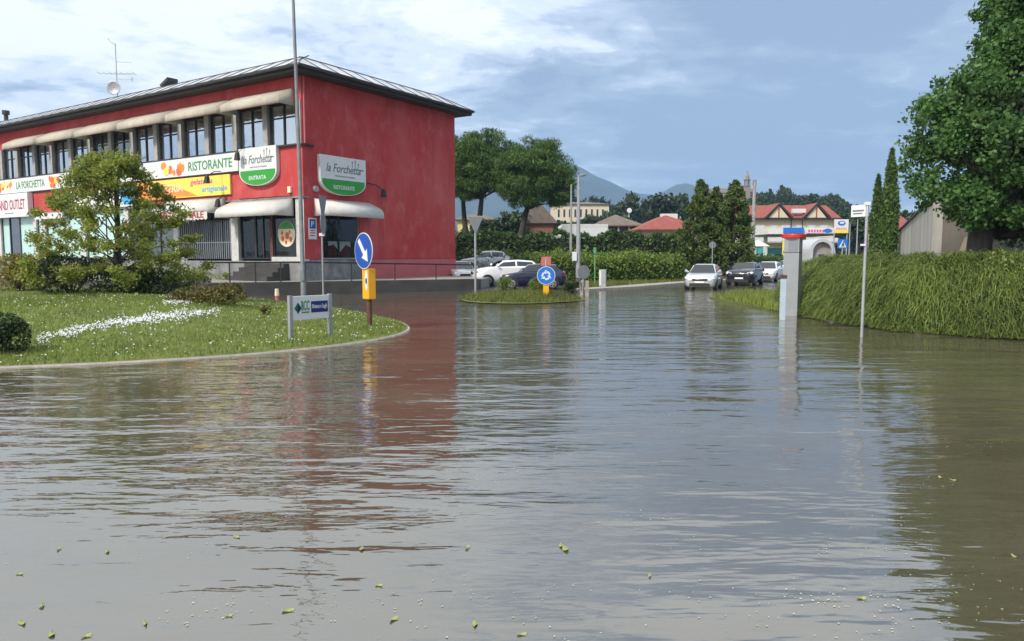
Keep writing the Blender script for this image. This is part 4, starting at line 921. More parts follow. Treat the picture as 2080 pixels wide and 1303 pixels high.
# hill and town trees: a few crowns, copied
def far_tree(seed, m, h, rad, kind):
    rr = np.random.default_rng(seed); C = []; Rr = []
    for k in range(40):
        z = rr.uniform(.2, 1); prof = {'round': np.interp(z, [.2, .45, .75, .9, 1], [.75, 1, .9, .6, .25]), 'umbrella': np.interp(z, [.2, .6, .7, .9, 1], [.05, .1, 1, .8, .2]), 'cone': 1.08-z}[kind]
        a = rr.uniform(0, 6.3); r = rad*prof*np.sqrt(rr.uniform(.1, 1)); C.append((r*np.cos(a), r*np.sin(a), z*h*.92)); Rr.append(rad*(.34 if kind != 'cone' else .22)*rr.uniform(.7, 1.2))
    P = clumps(C, Rr, 55, .8, .4); me = leaf_mesh('crown', P, rad*.17, m, .7); tr = MB().tube([(0, 0, -1), (0, 0, h*.7)], [h*.03, h*.012], 6).mesh('trunk', M['bark']); return me, tr
FT = {'round': [far_tree(11, LM['far'], 10, 4.2, 'round'), far_tree(12, LM['fardark'], 10, 3.8, 'round'), far_tree(13, LM['far'], 10, 4.6, 'round')], 'umbrella': [far_tree(14, LM['fardark'], 10, 4.6, 'umbrella')], 'cone': [far_tree(15, LM['fardark'], 10, 2.6, 'cone')]}
def far(kind, px, ptop, Y, wpx, label, group, k=0, zg=None):
    x = (px-CX)/FPX*Y; zt = W(px, ptop, Y).z; zg = float(hill_fn(np.array(x), np.array(Y))) if zg is None else zg; h = max(3.0, zt-zg); cr, tr = FT[kind][k % len(FT[kind])]
    r = thing('hill_tree', label, 'tree', (x, Y, zg), random.uniform(0, 6), group); base = {'round': 4.3, 'umbrella': 4.6, 'cone': 2.4}[kind]; s = wpx*.85*Y/FPX/base
    r.scale = (s, s, h/10); link('crown', cr, r); link('trunk', tr, r)
GH = 'trees on the hill behind the town'
HL = {'round': 'round dark green tree among the others on the distant hill', 'umbrella': 'flat topped umbrella pine on the skyline beyond the long cream villa', 'cone': 'pointed dark conifer among the round trees on the distant hill'}
rr = random.Random(3)
for px in range(1135, 1560, 9):                                     # slope below the villa and along the ridge
    t = np.interp(px, [1135, 1240, 1260, 1420, 1560], [440, 428, 412, 405, 398]); far('round', px+rr.uniform(-4, 4), t+rr.uniform(-3, 16), rr.uniform(205, 300), rr.uniform(20, 36), HL['round'], GH, rr.randrange(3))
for px in range(1535, 1760, 8):
    t = np.interp(px, [1535, 1570, 1590, 1610, 1630, 1650, 1690, 1710, 1745, 1760], [392, 384, 380, 392, 398, 392, 392, 408, 425, 440]); far('round', px+rr.uniform(-3, 3), t+rr.uniform(-2, 8), rr.uniform(255, 330), rr.uniform(18, 32), HL['round'], GH, rr.randrange(3))
for px in range(1540, 1850, 12):
    far('round', px+rr.uniform(-5, 5), np.interp(px, [1540, 1700, 1760, 1850], [412, 418, 438, 440])+rr.uniform(-4, 12), rr.uniform(165, 215), rr.uniform(24, 38), HL['round'], GH, rr.randrange(3))
for px, t, w in ((1583, 372, 20), (1560, 380, 16), (1735, 412, 18)): far('cone', px, t, 290, w, HL['cone'], GH)
for px, t, w in ((1150, 404, 26), (1172, 402, 30), (1207, 399, 34), (1225, 404, 24)): far('umbrella', px, t, 285, w, HL['umbrella'], 'umbrella pines on the skyline', 0)
for px, t, w, Y, lab in ((1278, 392, 44, 190, 'tall round tree behind the dark tiled pavilion roof'), (1330, 386, 66, 170, 'large pale green cedar like tree behind the red roofed house'), (1385, 392, 46, 200, 'tree between the large pale tree and the conifer clump'), (1200, 440, 60, 150, 'rounded green tree left of the white low building'), (1130, 448, 44, 120, 'light green rounded tree right of the leaning pine'), (1740, 440, 60, 130, 'tree behind the billboard at the fuel station'), (1838, 426, 36, 120, 'tree seen between the cypress and the garden wall'), (1715, 430, 60, 150, 'broad tree behind the right end of the long red roofed building'), (1040, 428, 60, 105, 'green tree seen under the crowns of the two stone pines'), (985, 440, 70, 110, 'green tree in front of the yellow house')):
    far('round', px, t, Y, w, lab, None, int(px), 0.1)

P = lawn_pts(420); P = P[RNG.uniform(0, 1, len(P)) < .9]; P3 = np.c_[P, lawn_z(P[:, 0], P[:, 1])+.075]
LM['fallen'] = leafmat('fallen_yellow_leaf', [(.30, .28, .06), (.38, .34, .12), (.20, .16, .05), (.34, .36, .14)], .2)
o = link('fallen_leaves', leaf_mesh('fallen_leaves', P3, .085, LM['fallen'], .6, upbias=3)); o['kind'] = 'stuff'; tag(o, 'yellow and brown leaves torn off and strewn over the lawn', 'leaves')

# ------------------------------------------------------------------ street furniture
def pole(mb, x, y, z0, z1, r0, r1=None, n=12): return mb.tube([(x, y, z0), (x, y, z1)], [r0, r1 or r0], n)
def disc_pts(r, n=36): return [(r*math.cos(2*math.pi*k/n), r*math.sin(2*math.pi*k/n)) for k in range(n)]
XZ = lambda a, b, h: (a, h, b)
# tall lamp post by the building
lp = thing('lamp_post', 'very tall grey steel lamp post in front of the corner of the red building', 'lamp post', (W(617, 620, 27).x, 27, 0))
MB().tube([(0, 0, -.1), (0, 0, .9), (0, 0, .95), (-.03, 0, 5), (-.15, 0, 14)], [.10, .10, .085, .07, .045], 12).build('pole', M['polegrey'], lp, smooth=50)
MB().box(-.06, .06, -.125, -.10, 1.0, 1.35).build('access_hatch', M['greypaint'], lp)
# triangle and round sign backs on one thin post behind it
t = W(657, 610, 29); tp_ = thing('traffic_sign', 'thin grey post with a triangular sign above a round sign, both seen nearly edge on', 'traffic sign', (t.x, t.y, 0))
k = 29/FPX; zz = lambda py, Y=29: W(0, py, Y).z
pole(MB(), 0, 0, -.2, zz(398), .035).build('post', M['galv'], tp_)
ro = Matrix.Rotation(R(88), 4, 'Z')
def plate(poly, h0, h1, mtx): mb = MB(); mb.prism(poly, h0, h1, XZ); mb.v = [tuple(mtx @ Vector(p)) for p in mb.v]; return mb
zt, zb = zz(398), zz(450)
plate([(-.55, zt), (.55, zt), (.04, zb), (-.04, zb)], -.06, -.045, ro).build('triangle_panel', M['signback'], tp_)
c = zz(453); plate([(a, b+c-.02) for a, b in disc_pts(.44)], -.06, -.045, Matrix.Rotation(R(90), 4, 'Z')).build('round_panel', M['signback'], tp_)
MB().box(-.1, .1, -.06, .06, zz(480), zz(474)).build('clamp', M['white'], tp_)
# arrow sign
x, y, z = on_lawn(751, 662); k = y/FPX
ar = thing('traffic_sign', 'round blue keep right arrow sign on a yellow bollard with a rusty post', 'traffic sign', (x, y, z), R(-50))
zz = lambda py: (W(0, py, y).z-z)
pole(MB(), 0, 0, -.1, zz(600), .065).build('post', M['rust'], ar, smooth=50)
MB().box(-.16, .16, -.11, .11, zz(608), zz(546)).build('bollard', M['amber'], ar, bevel=.02)
q = MB(); q.prism([(.07+a*.075, zz(570)+b*.26) for a, b in disc_pts(1, 16)], -.118, -.113, XZ); q.build('sticker', M['white'], ar)
q = MB(); q.prism([(.07+a*.04, zz(571)+b*.08) for a, b in disc_pts(1, 12)], -.124, -.119, XZ); q.build('sticker_mark', M['navy'], ar)
r_ = 36.5*k; zc = zz(510)
MB().prism([(a, zc+b) for a, b in disc_pts(r_)], -.145, -.13, XZ).build('sign_rim', M['white'], ar)
MB().prism([(a*.955, zc+b*.955) for a, b in disc_pts(r_)], -.15, -.1455, XZ).build('sign_face', M['blue'], ar)
def arrow(L, w, hw, hl, ang, cx, cz):
    p = [(-w, L), (w, L), (w, -L+hl), (hw, -L+hl), (0, -L), (-hw, -L+hl), (-w, -L+hl)]; c, s = math.cos(ang), math.sin(ang); return [(cx+a*c-b*s, cz+a*s+b*c) for a, b in p]
MB().prism(arrow(r_*.78, r_*.13, r_*.38, r_*.6, R(40), 0, zc), -.156, -.1505, XZ).build('arrow', M['white'], ar)
# bank sign
a = on_lawn(591, 691); b = on_lawn(671, 682); d = Vector((b[0]-a[0], b[1]-a[1], 0)); wd = d.length
bk = thing('lawn_sign', 'white bank board reading BCC Brianza e Laghi between two grey posts on the lawn', 'sign', (a[0], a[1], 0), math.atan2(d.y, d.x))
zt = W(591, 603, a[1]).z; zb = W(591, 652, a[1]).z
for xx, zg in ((0, a[2]), (wd, b[2])): MB().box(xx-.04, xx+.04, -.04, .04, zg-.1, zt+.02).build('post', M['galv'], bk)
MB().box(.041, wd-.041, -.025, .025, zb, zt).build('board', M['white'], bk, bevel=.006)
zc = (zt+zb)/2; h = zt-zb
for nm, m, sx in (('logo', M['textgreen'], -1), ('logo', M['navy'], 1)):
    MB().prism([(wd*.17, zc+h*.24), (wd*.17+sx*h*.15, zc), (wd*.17, zc-h*.24), (wd*.17+sx*.03, zc-.06), (wd*.17+sx*.09, zc), (wd*.17+sx*.03, zc+.06)], -.032, -.026, XZ).build(nm, m, bk)
letters('BCC', .3, M['textgreen'], bk, (wd*.355, -.03, zc+.05), width=wd*.2)
MB().box(wd*.26, wd*.45, -.029, -.026, zc-h*.22, zc-h*.16).build('small_print_line', M['textgrey'], bk)
MB().box(wd*.50, wd*.93, -.031, -.026, zc-h*.22, zc+h*.26).build('navy_panel', M['navy'], bk)
letters('Brianza e Laghi', .13, M['white'], bk, (wd*.715, -.034, zc+.01), width=wd*.38)
# little red and white marker post in front of the wall
g = W(563, 612, 31); mp_ = thing('marker_post', 'short cream and reddish marker post standing in water by the dark wall', 'post', (g.x, g.y, 0))
MB().tube([(0, 0, -.3), (0, 0, W(0, 601, 31).z)], .085, 12).build('lower_post', M['redpale'], mp_); MB().tube([(0, 0, W(0, 601, 31).z), (0, 0, W(0, 587, 31).z)], [.095, .08], 12).build('upper_post', M['cream'], mp_)
# table-bench on the pavement
g = BMX @ Vector((-8.8, -1.9, PT)); bn = thing('picnic_table', 'grey topped table with black bent legs on the pavement before the grille', 'table', g, BRZ)
MB().box(-.9, .9, -.38, .38, .80, .85).build('tabletop', M['galv'], bn); MB().box(-.9, .9, .42, .47, .95, 1.25).build('backrest', M['galv'], bn)
for sx in (-1, 1): MB().tube([(sx*.7, -.35, 0), (sx*.7, -.3, .45), (sx*.7, 0, .78), (sx*.7, .3, .45), (sx*.7, .35, 0)], .04, 6).build('leg', M['black'], bn)
# give-way sign seen from behind
g = W(966, 600, 33.4); k = 33.4/FPX; gw = thing('traffic_sign', 'back of a triangular give way sign on a grey post at the junction island', 'traffic sign', (g.x, g.y, 0), R(8))
zt, zb = W(0, 440, 33.4).z, W(0, 474, 33.4).z; pole(MB(), 0, 0, -.1, zt, .05).build('post', M['galv'], gw)
MB().prism([(-.36, zt), (.36, zt), (.03, zb), (-.03, zb)], -.075, -.06, XZ).build('sign_back', M['signback'], gw)
MB().prism([(-.375, zt+.012), (.375, zt+.012), (.0, zb-.03)], -.059, -.055, XZ).build('sign_rim', M['white'], gw)
# roundabout sign
Y = 31.2; g = W(1109, 600, Y); k = Y/FPX; zz = lambda py: W(0, py, Y).z
rs = thing('traffic_sign', 'round blue roundabout sign with white arrows and a yellow foot on the island', 'traffic sign', (g.x, g.y, 0))
MB().box(-.12, .12, -.05, .05, .1, zz(576)).build('bollard', M['amber'], rs); MB().box(-.2, .2, .0, .06, zz(540), zz(522)).build('red_panel', M['redpale'], rs)
MB().tube([(0, .02, .1), (0, .02, zz(525))], .04, 8).build('post', M['galv'], rs)
zc = zz(560); r_ = 18.5*k
MB().prism([(a, zc+b) for a, b in disc_pts(r_)], -.08, -.065, XZ).build('sign_rim', M['white'], rs); MB().prism([(a*.94, zc+b*.94) for a, b in disc_pts(r_)], -.085, -.0805, XZ).build('sign_face', M['blue2'], rs)
mb = MB()
for j in range(3):
    a0 = R(90+120*j); c, s = math.cos(a0), math.sin(a0)
    pts = [(.2*r_, .45*r_), (-.25*r_, .62*r_), (.2*r_, .2*r_)]
    arc = [(r_*.50*math.cos(t), r_*.50*math.sin(t)) for t in np.linspace(a0-R(8), a0-R(75), 7)]+[(r_*.30*math.cos(t), r_*.30*math.sin(t)) for t in np.linspace(a0-R(75), a0-R(8), 7)]
    tip = [(r_*.68*math.cos(a0-R(2)), r_*.68*math.sin(a0-R(2))), (r_*.40*math.cos(a0+R(45)), r_*.40*math.sin(a0+R(45))), (r_*.14*math.cos(a0-R(2)), r_*.14*math.sin(a0-R(2)))]
    mb.prism([(x, zc+z) for x, z in arc], -.092, -.086, XZ); mb.prism([(x, zc+z) for x, z in tip], -.0925, -.0865, XZ)
mb.build('arrows', M['white'], rs)
# round sign back at right end of the island with two concrete stubs
Y = 36.0; g = W(1184, 592, Y); zz = lambda py: W(0, py, Y).z
rb = thing('traffic_sign', 'back of a round sign on a low post between two concrete stubs by the kerb', 'traffic sign', (g.x, g.y, 0), R(20))
MB().prism([(a, zz(553)+b) for a, b in disc_pts(.33)], -.07, -.05, XZ).build('sign_back', M['signback'], rb); pole(MB(), 0, 0, -.2, zz(540), .06).build('post', M['galv'], rb)
for i, dx in enumerate((-.12, .16)):
    st = thing('concrete_stub', ('left', 'right')[i]+' one of the pair of short concrete stubs below the round sign back', 'bollard', (g.x+dx, g.y-.35, 0)); MB().prism([(-.09, -.2), (.09, -.2), (.07, zz(570)), (-.07, zz(570))], -.08, .08, XZ).build('stub', M['kerb'], st)
# camera or box on the lamp post, lamp posts
def lamp(label, px, ptop, Y, arm, r=.09):
    g = W(px, 580, Y); zt = W(px, ptop, Y).z; o = thing('street_lamp', label, 'lamp post', (g.x, Y, 0))
    MB().tube([(0, 0, -.2), (0, 0, 2.2), (0, 0, zt)], [r*1.25, r*1.1, r*.6], 10).build('pole', M['galv'], o)
    if arm: MB().tube([(0, 0, zt-.02), (arm*.5, 0, zt+.02), (arm, 0, zt+.05)], [.05, .09, .06], 6).build('lamp_head', M['greypaint'], o)
    return o
l1 = lamp('tall street lamp with a short head, nearer one of the two by the vine hedge', 1174, 357, 44, .42, .12)
MB().box(-.36, -.10, -.2, .1, W(0, 530, 44).z, W(0, 512, 44).z).build('control_box', M['white'], l1)
lamp('thinner grey lamp post just left of the street lamp with a head', 1159, 375, 52, -.0, .09)
lamp('thin grey lamp post right of the billboard, in front of the far trees', 1737, 446, 100, 0, .09)
lamp('curved lamp post beside the billboard', 1722, 455, 95, -.9, .09)
Y = 43.5; g = W(1208, 580, Y); gp = thing('green_post', 'thin green post with a brighter top beside the vine hedge', 'post', (g.x, Y, .1)); M['gpaint'] = mat('green_paint', (.10, .32, .14), .5)
pole(MB(), 0, 0, -.2, W(0, 515, Y).z-.1, .035).build('lower_post', M['gpaint'], gp); pole(MB(), 0, 0, W(0, 515, Y).z-.1, W(0, 503, Y).z-.1, .09).build('marker_head', M['gpaint'], gp)
g = W(1222, 580, 43); ub = thing('utility_cabinet', 'narrow pale grey utility cabinet on the verge', 'cabinet', (g.x, 43, .1), R(-15)); MB().box(-.14, .26, -.15, .15, 0, W(0, 548, 43).z-.1).build('cabinet_body', M['galv'], ub, bevel=.01); MB().box(-.12, .0, -.158, -.151, .1, .95).build('door', M['whitedull'], ub)
Y = 56; g = W(1446, 560, Y); ts = thing('traffic_sign', 'small grey round sign back on a thin post before the conifers', 'traffic sign', (g.x, Y, .1)); pole(MB(), 0, 0, -.2, W(0, 492, Y).z-.1, .035).build('post', M['galv'], ts); MB().prism([(a, W(0, 498, Y).z-.1+b) for a, b in disc_pts(.26)], .04, .055, XZ).build('sign_back', M['signback'], ts)
Y = 74; g = W(1528, 540, Y); up = thing('utility_pole', 'concrete utility pole at the right side of the conifer clump', 'utility pole', (g.x, Y, .0)); MB().tube([(0, 0, -.2), (0, 0, W(0, 378, Y).z), (0, 0, W(0, 368, Y).z)], [.24, .15, .13], 10).build('pole', M['concrete'], up); MB().box(-.16, .16, -.1, .1, W(0, 378, Y).z+.003, W(0, 366, Y).z).build('pole_cap', M['signback'], up)
# grey pillar with red cap, and post in front of it
Y = 23.5; g = W(1607, 640, Y); zz = lambda py: W(0, py, Y).z
pi = thing('roadside_pillar', 'tall grey metal pillar with a red cap standing in the water by the hedge', 'pillar', (g.x, Y, 0), R(-36))
M['pillar'] = mat('pillar_grey_metal', (.27, .28, .29), .5, .25, var=.08); M['pillarlight'] = mat('pillar_pale_metal', (.52, .53, .55), .5, .2, var=.06)
MB().box(-.23, .23, -.19, .19, -.4, zz(513)-.012).build('lower_casing', M['pillar'], pi); MB().box(-.23, .23, -.19, .19, zz(513)+.012, zz(484)).build('upper_casing', M['pillar'], pi); MB().box(-.22, .22, -.18, .18, zz(513)-.012, zz(513)+.012).build('joint', M['black'], pi)
MB().box(-.236, -.2301, -.195, .195, -.4, zz(484)).build('pale_side', M['pillarlight'], pi); MB().box(-.10, .18, -.197, -.191, zz(510), zz(488)).build('display_panel', M['greypaint'], pi)
M['capred'] = mat('red_cap', (.55, .02, .02), .4); MB().prism([(a*.36, b*.30) for a, b in disc_pts(1, 24)], zz(484), zz(476)).build('cap', M['capred'], pi, bevel=.02)
Y = 22.0; g = W(1588, 670, Y); rp = thing('rusty_post', 'pale blue post with a rusty top standing left of the grey pillar', 'post', (g.x, Y, 0)); M['paleblue'] = mat('pale_blue_paint', (.42, .52, .58), .5, dirt=.3, dirtcol=(.25, .2, .16))
MB().box(-.07, .07, -.05, .05, -.4, W(0, 566, Y).z).build('post', M['paleblue'], rp); MB().box(-.085, .085, -.065, .065, W(0, 566, Y).z, W(0, 559, Y).z).build('post_cap', M['rust'], rp)
# street-name sign
Y = 17.3; g = W(1750, 685, Y); sn = thing('street_name_sign', 'leaning galvanised pole with a small white street name plate standing in the water', 'sign', (g.x, Y, 0)); tx = W(1762, 412, Y).x-g.x; zt = W(0, 412, Y).z
MB().tube([(0, 0, -.4), (tx, 0, zt)], .034, 12).build('pole', M['galv'], sn, smooth=50)
zt2, zb2 = W(0, 416, Y).z, W(0, 440, Y).z; pm = Matrix.Translation((tx, 0, 0)) @ Matrix.Rotation(R(-62), 4, 'Z')
pb = MB(); pb.box(-.40, .03, -.03, .03, zb2, zt2, pm); pb.build('name_plate', M['white'], sn)
pb = MB(); pb.box(-.36, -.06, -.034, -.031, zb2+.12, zb2+.16, pm); pb.box(-.34, -.10, -.034, -.031, zb2+.06, zb2+.09, pm); pb.build('small_print_line', M['textgrey'], sn)
MB().box(tx-.05, tx+.05, -.05, .05, zt-.06, zt+.015).build('bracket', M['white'], sn); MB().box(-.10+tx*.6, -.02+tx*.6, -.05, .05, W(0, 500, Y).z, W(0, 496, Y).z).build('clamp', M['white'], sn)
# garden wall
M['gwall'] = mat('stained_concrete_wall', (.40, .38, .34), .9, var=.22, scale=1.3, bump=.006, dirt=.7, dirtcol=(.17, .16, .14), stretch=(1, 1, .18)); M['stucco'] = mat('brown_stucco', (.21, .18, .15), .9, var=.2, scale=2, bump=.006, dirt=.4, dirtcol=(.12, .10, .08)); M['beigepatch'] = mat('beige_render', (.42, .35, .25), .9, var=.15, scale=2)
c = W(1893, 470, 25); f_ = W(1815, 500, 52); zc_, zf_ = W(0, 404, 25).z, W(0, 482, 52).z
gw_ = thing('garden_wall', 'tall stained concrete garden wall with a sloping top behind the big tree', 'wall', (c.x, c.y, 0))
dx, dy = f_.x-c.x, f_.y-c.y; n_ = Vector((dy, -dx, 0)).normalized()*.3
mb = MB(); v = lambda x, y, z: Vector((x, y, z))
mb.add([v(0, 0, 0), v(dx, dy, 0), v(dx, dy, zf_), v(0, 0, zc_), v(0, 0, 0)+n_, v(dx, dy, 0)+n_, v(dx, dy, zf_)+n_, v(0, 0, zc_)+n_], [(0, 1, 2, 3), (4, 7, 6, 5), (3, 2, 6, 7), (1, 5, 6, 2), (0, 3, 7, 4)]); mb.build('wall', M['gwall'], gw_)
o_ = n_.normalized()*.08; cp = MB(); cp.add([v(0, 0, zc_)-o_, v(dx, dy, zf_)-o_, v(dx, dy, zf_)+n_+o_, v(0, 0, zc_)+n_+o_]+[p+v(0, 0, .09) for p in (v(0, 0, zc_)-o_, v(dx, dy, zf_)-o_, v(dx, dy, zf_)+n_+o_, v(0, 0, zc_)+n_+o_)], [(0, 1, 2, 3), (4, 7, 6, 5), (0, 4, 5, 1), (1, 5, 6, 2), (2, 6, 7, 3), (3, 7, 4, 0)]); cp.build('coping', M['soffit'], gw_)
mb = MB(); mb.box(n_.x, 22, n_.y+.0, n_.y+.3, 0, 3.9); mb.build('front_wall', M['stucco'], gw_)
patch = [(.25, .3), (1.45, .3), (1.45, 2.2), (1.1, 2.65), (.75, 2.5), (.55, 1.9), (.35, 1.2)]; MB().prism([(n_.x+a, b) for a, b in patch], n_.y-.012, n_.y-.002, XZ).build('render_patch', M['beigepatch'], gw_)

# ------------------------------------------------------------------ cars
def paint(name, col, metal=.2): return mat(name, col, .28, metal, var=.02, coat=.8)
def car(label, paintm, loc, rz, L=4.2, Wd=1.78, H=1.48, kind='hatch', dark_roof=False):
    root = thing('parked_car', label, 'car', loc, rz); w = Wd/2; f = L/2
    prof = {'hatch': dict(nose=.72, hood=.92, belt=1.0, ws=.46, top0=.10, top1=-.66, rear=-.96), 'suv': dict(nose=.82, hood=1.04, belt=1.10, ws=.44, top0=.12, top1=-.74, rear=-.98)}[kind]
    g = .20 if kind == 'suv' else .17; zb = prof['belt']*H/1.48; zh = prof['hood']*H/1.48; zn = prof['nose']*H/1.48
    xs = [(f, .52, zn-.12, .70), (f-.04, .36, zn, .80), (f-.14, g+.06, zn+.08, .90), (f-.45, g, zh-.05, .97), (f*prof['ws']+.02, g, zh+.05, 1.0), (.1, g, zb, 1.0), (-f*.55, g, zb+.02, 1.0), (-f+.25, g+.02, zb, .97), (-f+.06, g+.1, zb-.08, .9), (-f, .45, zb-.22, .82)]
    rings = []
    for x, z0, z1, k in xs:
        hw = w*k; half = [(hw*.80, z0), (hw*.96, z0+(z1-z0)*.18), (hw, z0+(z1-z0)*.55), (hw*.97, z1-.07), (hw*.88, z1)]
        rings.append([(x, y, z) for y, z in half]+[(x, -y, z) for y, z in half[::-1]])
    b = MB(); b.loft(rings)
    # cabin shell
    xa, xb_, xc, xd = f*prof['ws'], f*prof['top0'], f*prof['top1'], f*prof['rear']; wb, wt = w*.90, w*.68
    def zr(x): return np.interp(x, [xd, xc, (xb_+xc)/2, xb_, xa], [zb-.02, H-.06, H, H-.05, zh])
    cab = []
    for x in (xa+.05, xa*.5+xb_*.5, xb_, (xb_+xc)/2, xc, xc*.45+xd*.55, xd-.02):
        z = zr(x); lo = min(zb, z)-.06; t = (z-lo)/(H-zb); wt_ = wb+(wt-wb)*min(1, max(0, t)); cab.append([(x, wb, lo), (x, wt_, z-.05), (x, wt_*.8, z), (x, -wt_*.8, z), (x, -wt_, z-.05), (x, -wb, lo)])
    b.loft(cab); bo = b.build('body', paintm, root, smooth=42)
    if dark_roof:
        rr_ = MB(); rr_.loft([[(x, wt*.8, zr(x)+.006), (x, -wt*.8, zr(x)+.006), (x, -wt*.8, zr(x)-.02), (x, wt*.8, zr(x)-.02)] for x in (xb_, (xb_+xc)/2, xc)]); rr_.build('roof_panel', M['black'], root)
    # glass
    def sidept(x, t, sgn, o=.014):
        lo = zb-.02; hi = zr(x)-.06; z = lo+(hi-lo)*t; q = (z-(zb-.06))/(H-zb); y = wb+(wt-wb)*min(1, max(0, q)); return (x, sgn*(y+o), z)
    for sgn in (1, -1):
        xm = (xb_+xc)/2+.15; e = MB(); e.add([sidept(xa-.16, .12, sgn), sidept(xm+.05, .12, sgn), sidept(xm+.05, .92, sgn), sidept(xb_+.04, .92, sgn), sidept((xa+xb_)/2, .86, sgn)], [(0, 1, 2, 3, 4)]); e.build('side_window', M['carglass'], root)
        e = MB(); e.add([sidept(xm-.05, .12, sgn), sidept(xc-.05, .16, sgn), sidept(xc+.02, .9, sgn), sidept(xm-.05, .92, sgn)], [(0, 1, 2, 3)]); e.build('side_window', M['carglass'], root)
        e = MB(); e.tube([(xa-.25, sgn*wb, zb+.02), (xa-.22, sgn*(w+.12), zb+.10)], [.03, .09], 8); e.build('wing_mirror', paintm, root)
    def lid(x0, z0, x1, z1, w0, w1, nm, o):
        d = Vector((z1-z0, 0, x0-x1)).normalized()*o; d = d if d.z > 0 else -d; mb = MB()
        mb.add([Vector((x0, -w0, z0))+d, Vector((x0, w0, z0))+d, Vector((x1, w1, z1))+d, Vector((x1, -w1, z1))+d], [(0, 1, 2, 3)]); return mb.build(nm, M['carglass'], root)
    xq = xa*.5+xb_*.5
    lid(xa-.04, zr(xa-.04)+.01, xb_+.04, zr(xb_+.04), wb*.90, wt*.86, 'windscreen', .03); lid(xd+.10, zr(xd+.10), xc-.06, zr(xc-.06), wb*.84, wt*.84, 'rear_window', .03)
    # wheels
    wr = .33 if kind == 'suv' else .305
    for x in (f*.62, -f*.60):
        for sgn in (1, -1):
            arch = MB(); n = 18
            arch.prism([(x+(wr+.06)*math.cos(t), wr+(wr+.06)*math.sin(t)) for t in np.linspace(-.35, math.pi+.35, n)], .6*w*sgn, (w+.006)*sgn, XZ); arch.build('wheel_arch', M['black'], root)
            ty = MB(); ty.tube([(x, sgn*(w-.20), wr), (x, sgn*(w-.02), wr), (x, sgn*(w+.012), wr)], [wr, wr, wr*.9], 22); t = ty.build('wheel', M['tyre'], root, smooth=40)
            rm_ = MB(); rm_.tube([(x, sgn*(w+.012), wr), (x, sgn*(w+.022), wr)], [wr*.68, wr*.60], 20)
            rm_.build('rim', M['rim'], t); sp = MB()
            for j in range(5): a0 = j*2*math.pi/5+.3; sp.prism([(x+r_*math.cos(a0+da), wr+r_*math.sin(a0+da)) for r_, da in ((wr*.2, -.25), (wr*.58, -.36), (wr*.58, .36), (wr*.2, .25))], sgn*(w+.023), sgn*(w+.026), XZ)
            sp.build('rim_opening', M['black'], t)
    # lights, grille, plates
    for sgn in (1, -1):
        hl = MB(); hl.add([(f-.035, sgn*w*.50, zn-.13), (f-.10, sgn*w*.90, zn-.07), (f-.26, sgn*w*.955, zn+.02), (f-.15, sgn*w*.84, zn+.075), (f-.055, sgn*w*.52, zn-.0)], [(0, 1, 2, 3, 4)])
        hl.v = [(x+.03, y*1.015, z+.012) for x, y, z in hl.v]; hl.build('headlight', M['lamp'], root)
        tl = MB(); tl.add([(-f-.012, sgn*w*.50, zb-.30), (-f+.03, sgn*w*.88, zb-.30), (-f+.20, sgn*w*.985, zb-.22), (-f+.14, sgn*w*.95, zb-.06), (-f+.02, sgn*w*.56, zb-.10)], [(0, 1, 2, 3, 4)])
        tl.v = [(x-.02, y*1.02, z) for x, y, z in tl.v]; tl.build('tail_light', M['tail'], root)
    MB().box(f-.02, f+.012, -w*.48, w*.48, zn-.17, zn-.05).build('grille', M['black'], root); MB().box(f-.05, f+.018, -w*.62, w*.62, .24, .42).build('bumper_intake', M['black'], root)
    MB().box(f+.019, f+.026, -.26, .26, .44, .54).build('number_plate', M['plate'], root); MB().box(-f-.03, -f-.004, -.26, .26, zb-.38, zb-.27).build('number_plate', M['plate'], root)
    MB().box(-f-.01, -f+.2, -w*.75, w*.75, .24, .40).build('rear_bumper', M['black'], root)
    return root
P_ = {k: paint(k+'_car_paint', c, m) for k, c, m in (('silver', (.58, .59, .60), .35), ('black', (.012, .013, .016), .3), ('white', (.80, .80, .78), 0.0), ('navy', (.012, .016, .045), .3))}
def at(px, Y): return ((px-CX)/FPX*Y, Y)
x, y = at(1430, 43.2); car('silver hatchback with its front wheels in the flood, first of the waiting cars', P_['silver'], (x, y, -.06), R(-112), 3.9, 1.78, 1.50)
x, y = at(1513, 48.5); car('black car second in line behind the silver hatchback', P_['black'], (x, y, .0), R(-118), 4.1, 1.80, 1.50, 'suv')
x, y = at(1559, 55); car('white car third in line behind the black car', P_['white'], (x, y, .02), R(-120), 4.2, 1.80, 1.46)
x, y = at(1598, 63.5); car('white car farthest back in the line, partly behind the grey pillar', P_['white'], (x, y, .02), R(-122), 4.3, 1.82, 1.50, 'suv')
x, y = at(1083, 41.6); car('black hatchback parked side on behind the roundabout sign', P_['navy'], (x, y, .06), R(176), 3.7, 1.74, 1.42)
x, y = at(1027, 45.8); car('white sport utility car with a dark roof parked behind the black hatchback', P_['white'], (x, y, .06), R(193), 4.2, 1.82, 1.60, 'suv', True)
x, y = at(936, 49.5); car('white car half hidden by the end of the red side wall', P_['white'], (x, y, .06), R(-75), 4.0, 1.76, 1.50)
x, y = at(986, 57); car('silver car whose roof shows above the shrubs near the tall hedge', P_['silver'], (x, y, .75), R(185), 4.0, 1.78, 1.55)
x, y = at(1294, 62); car('white car of which only the roof shows above the vine hedge', P_['white'], (x, y, .45), R(12), 3.6, 1.78, 1.5)

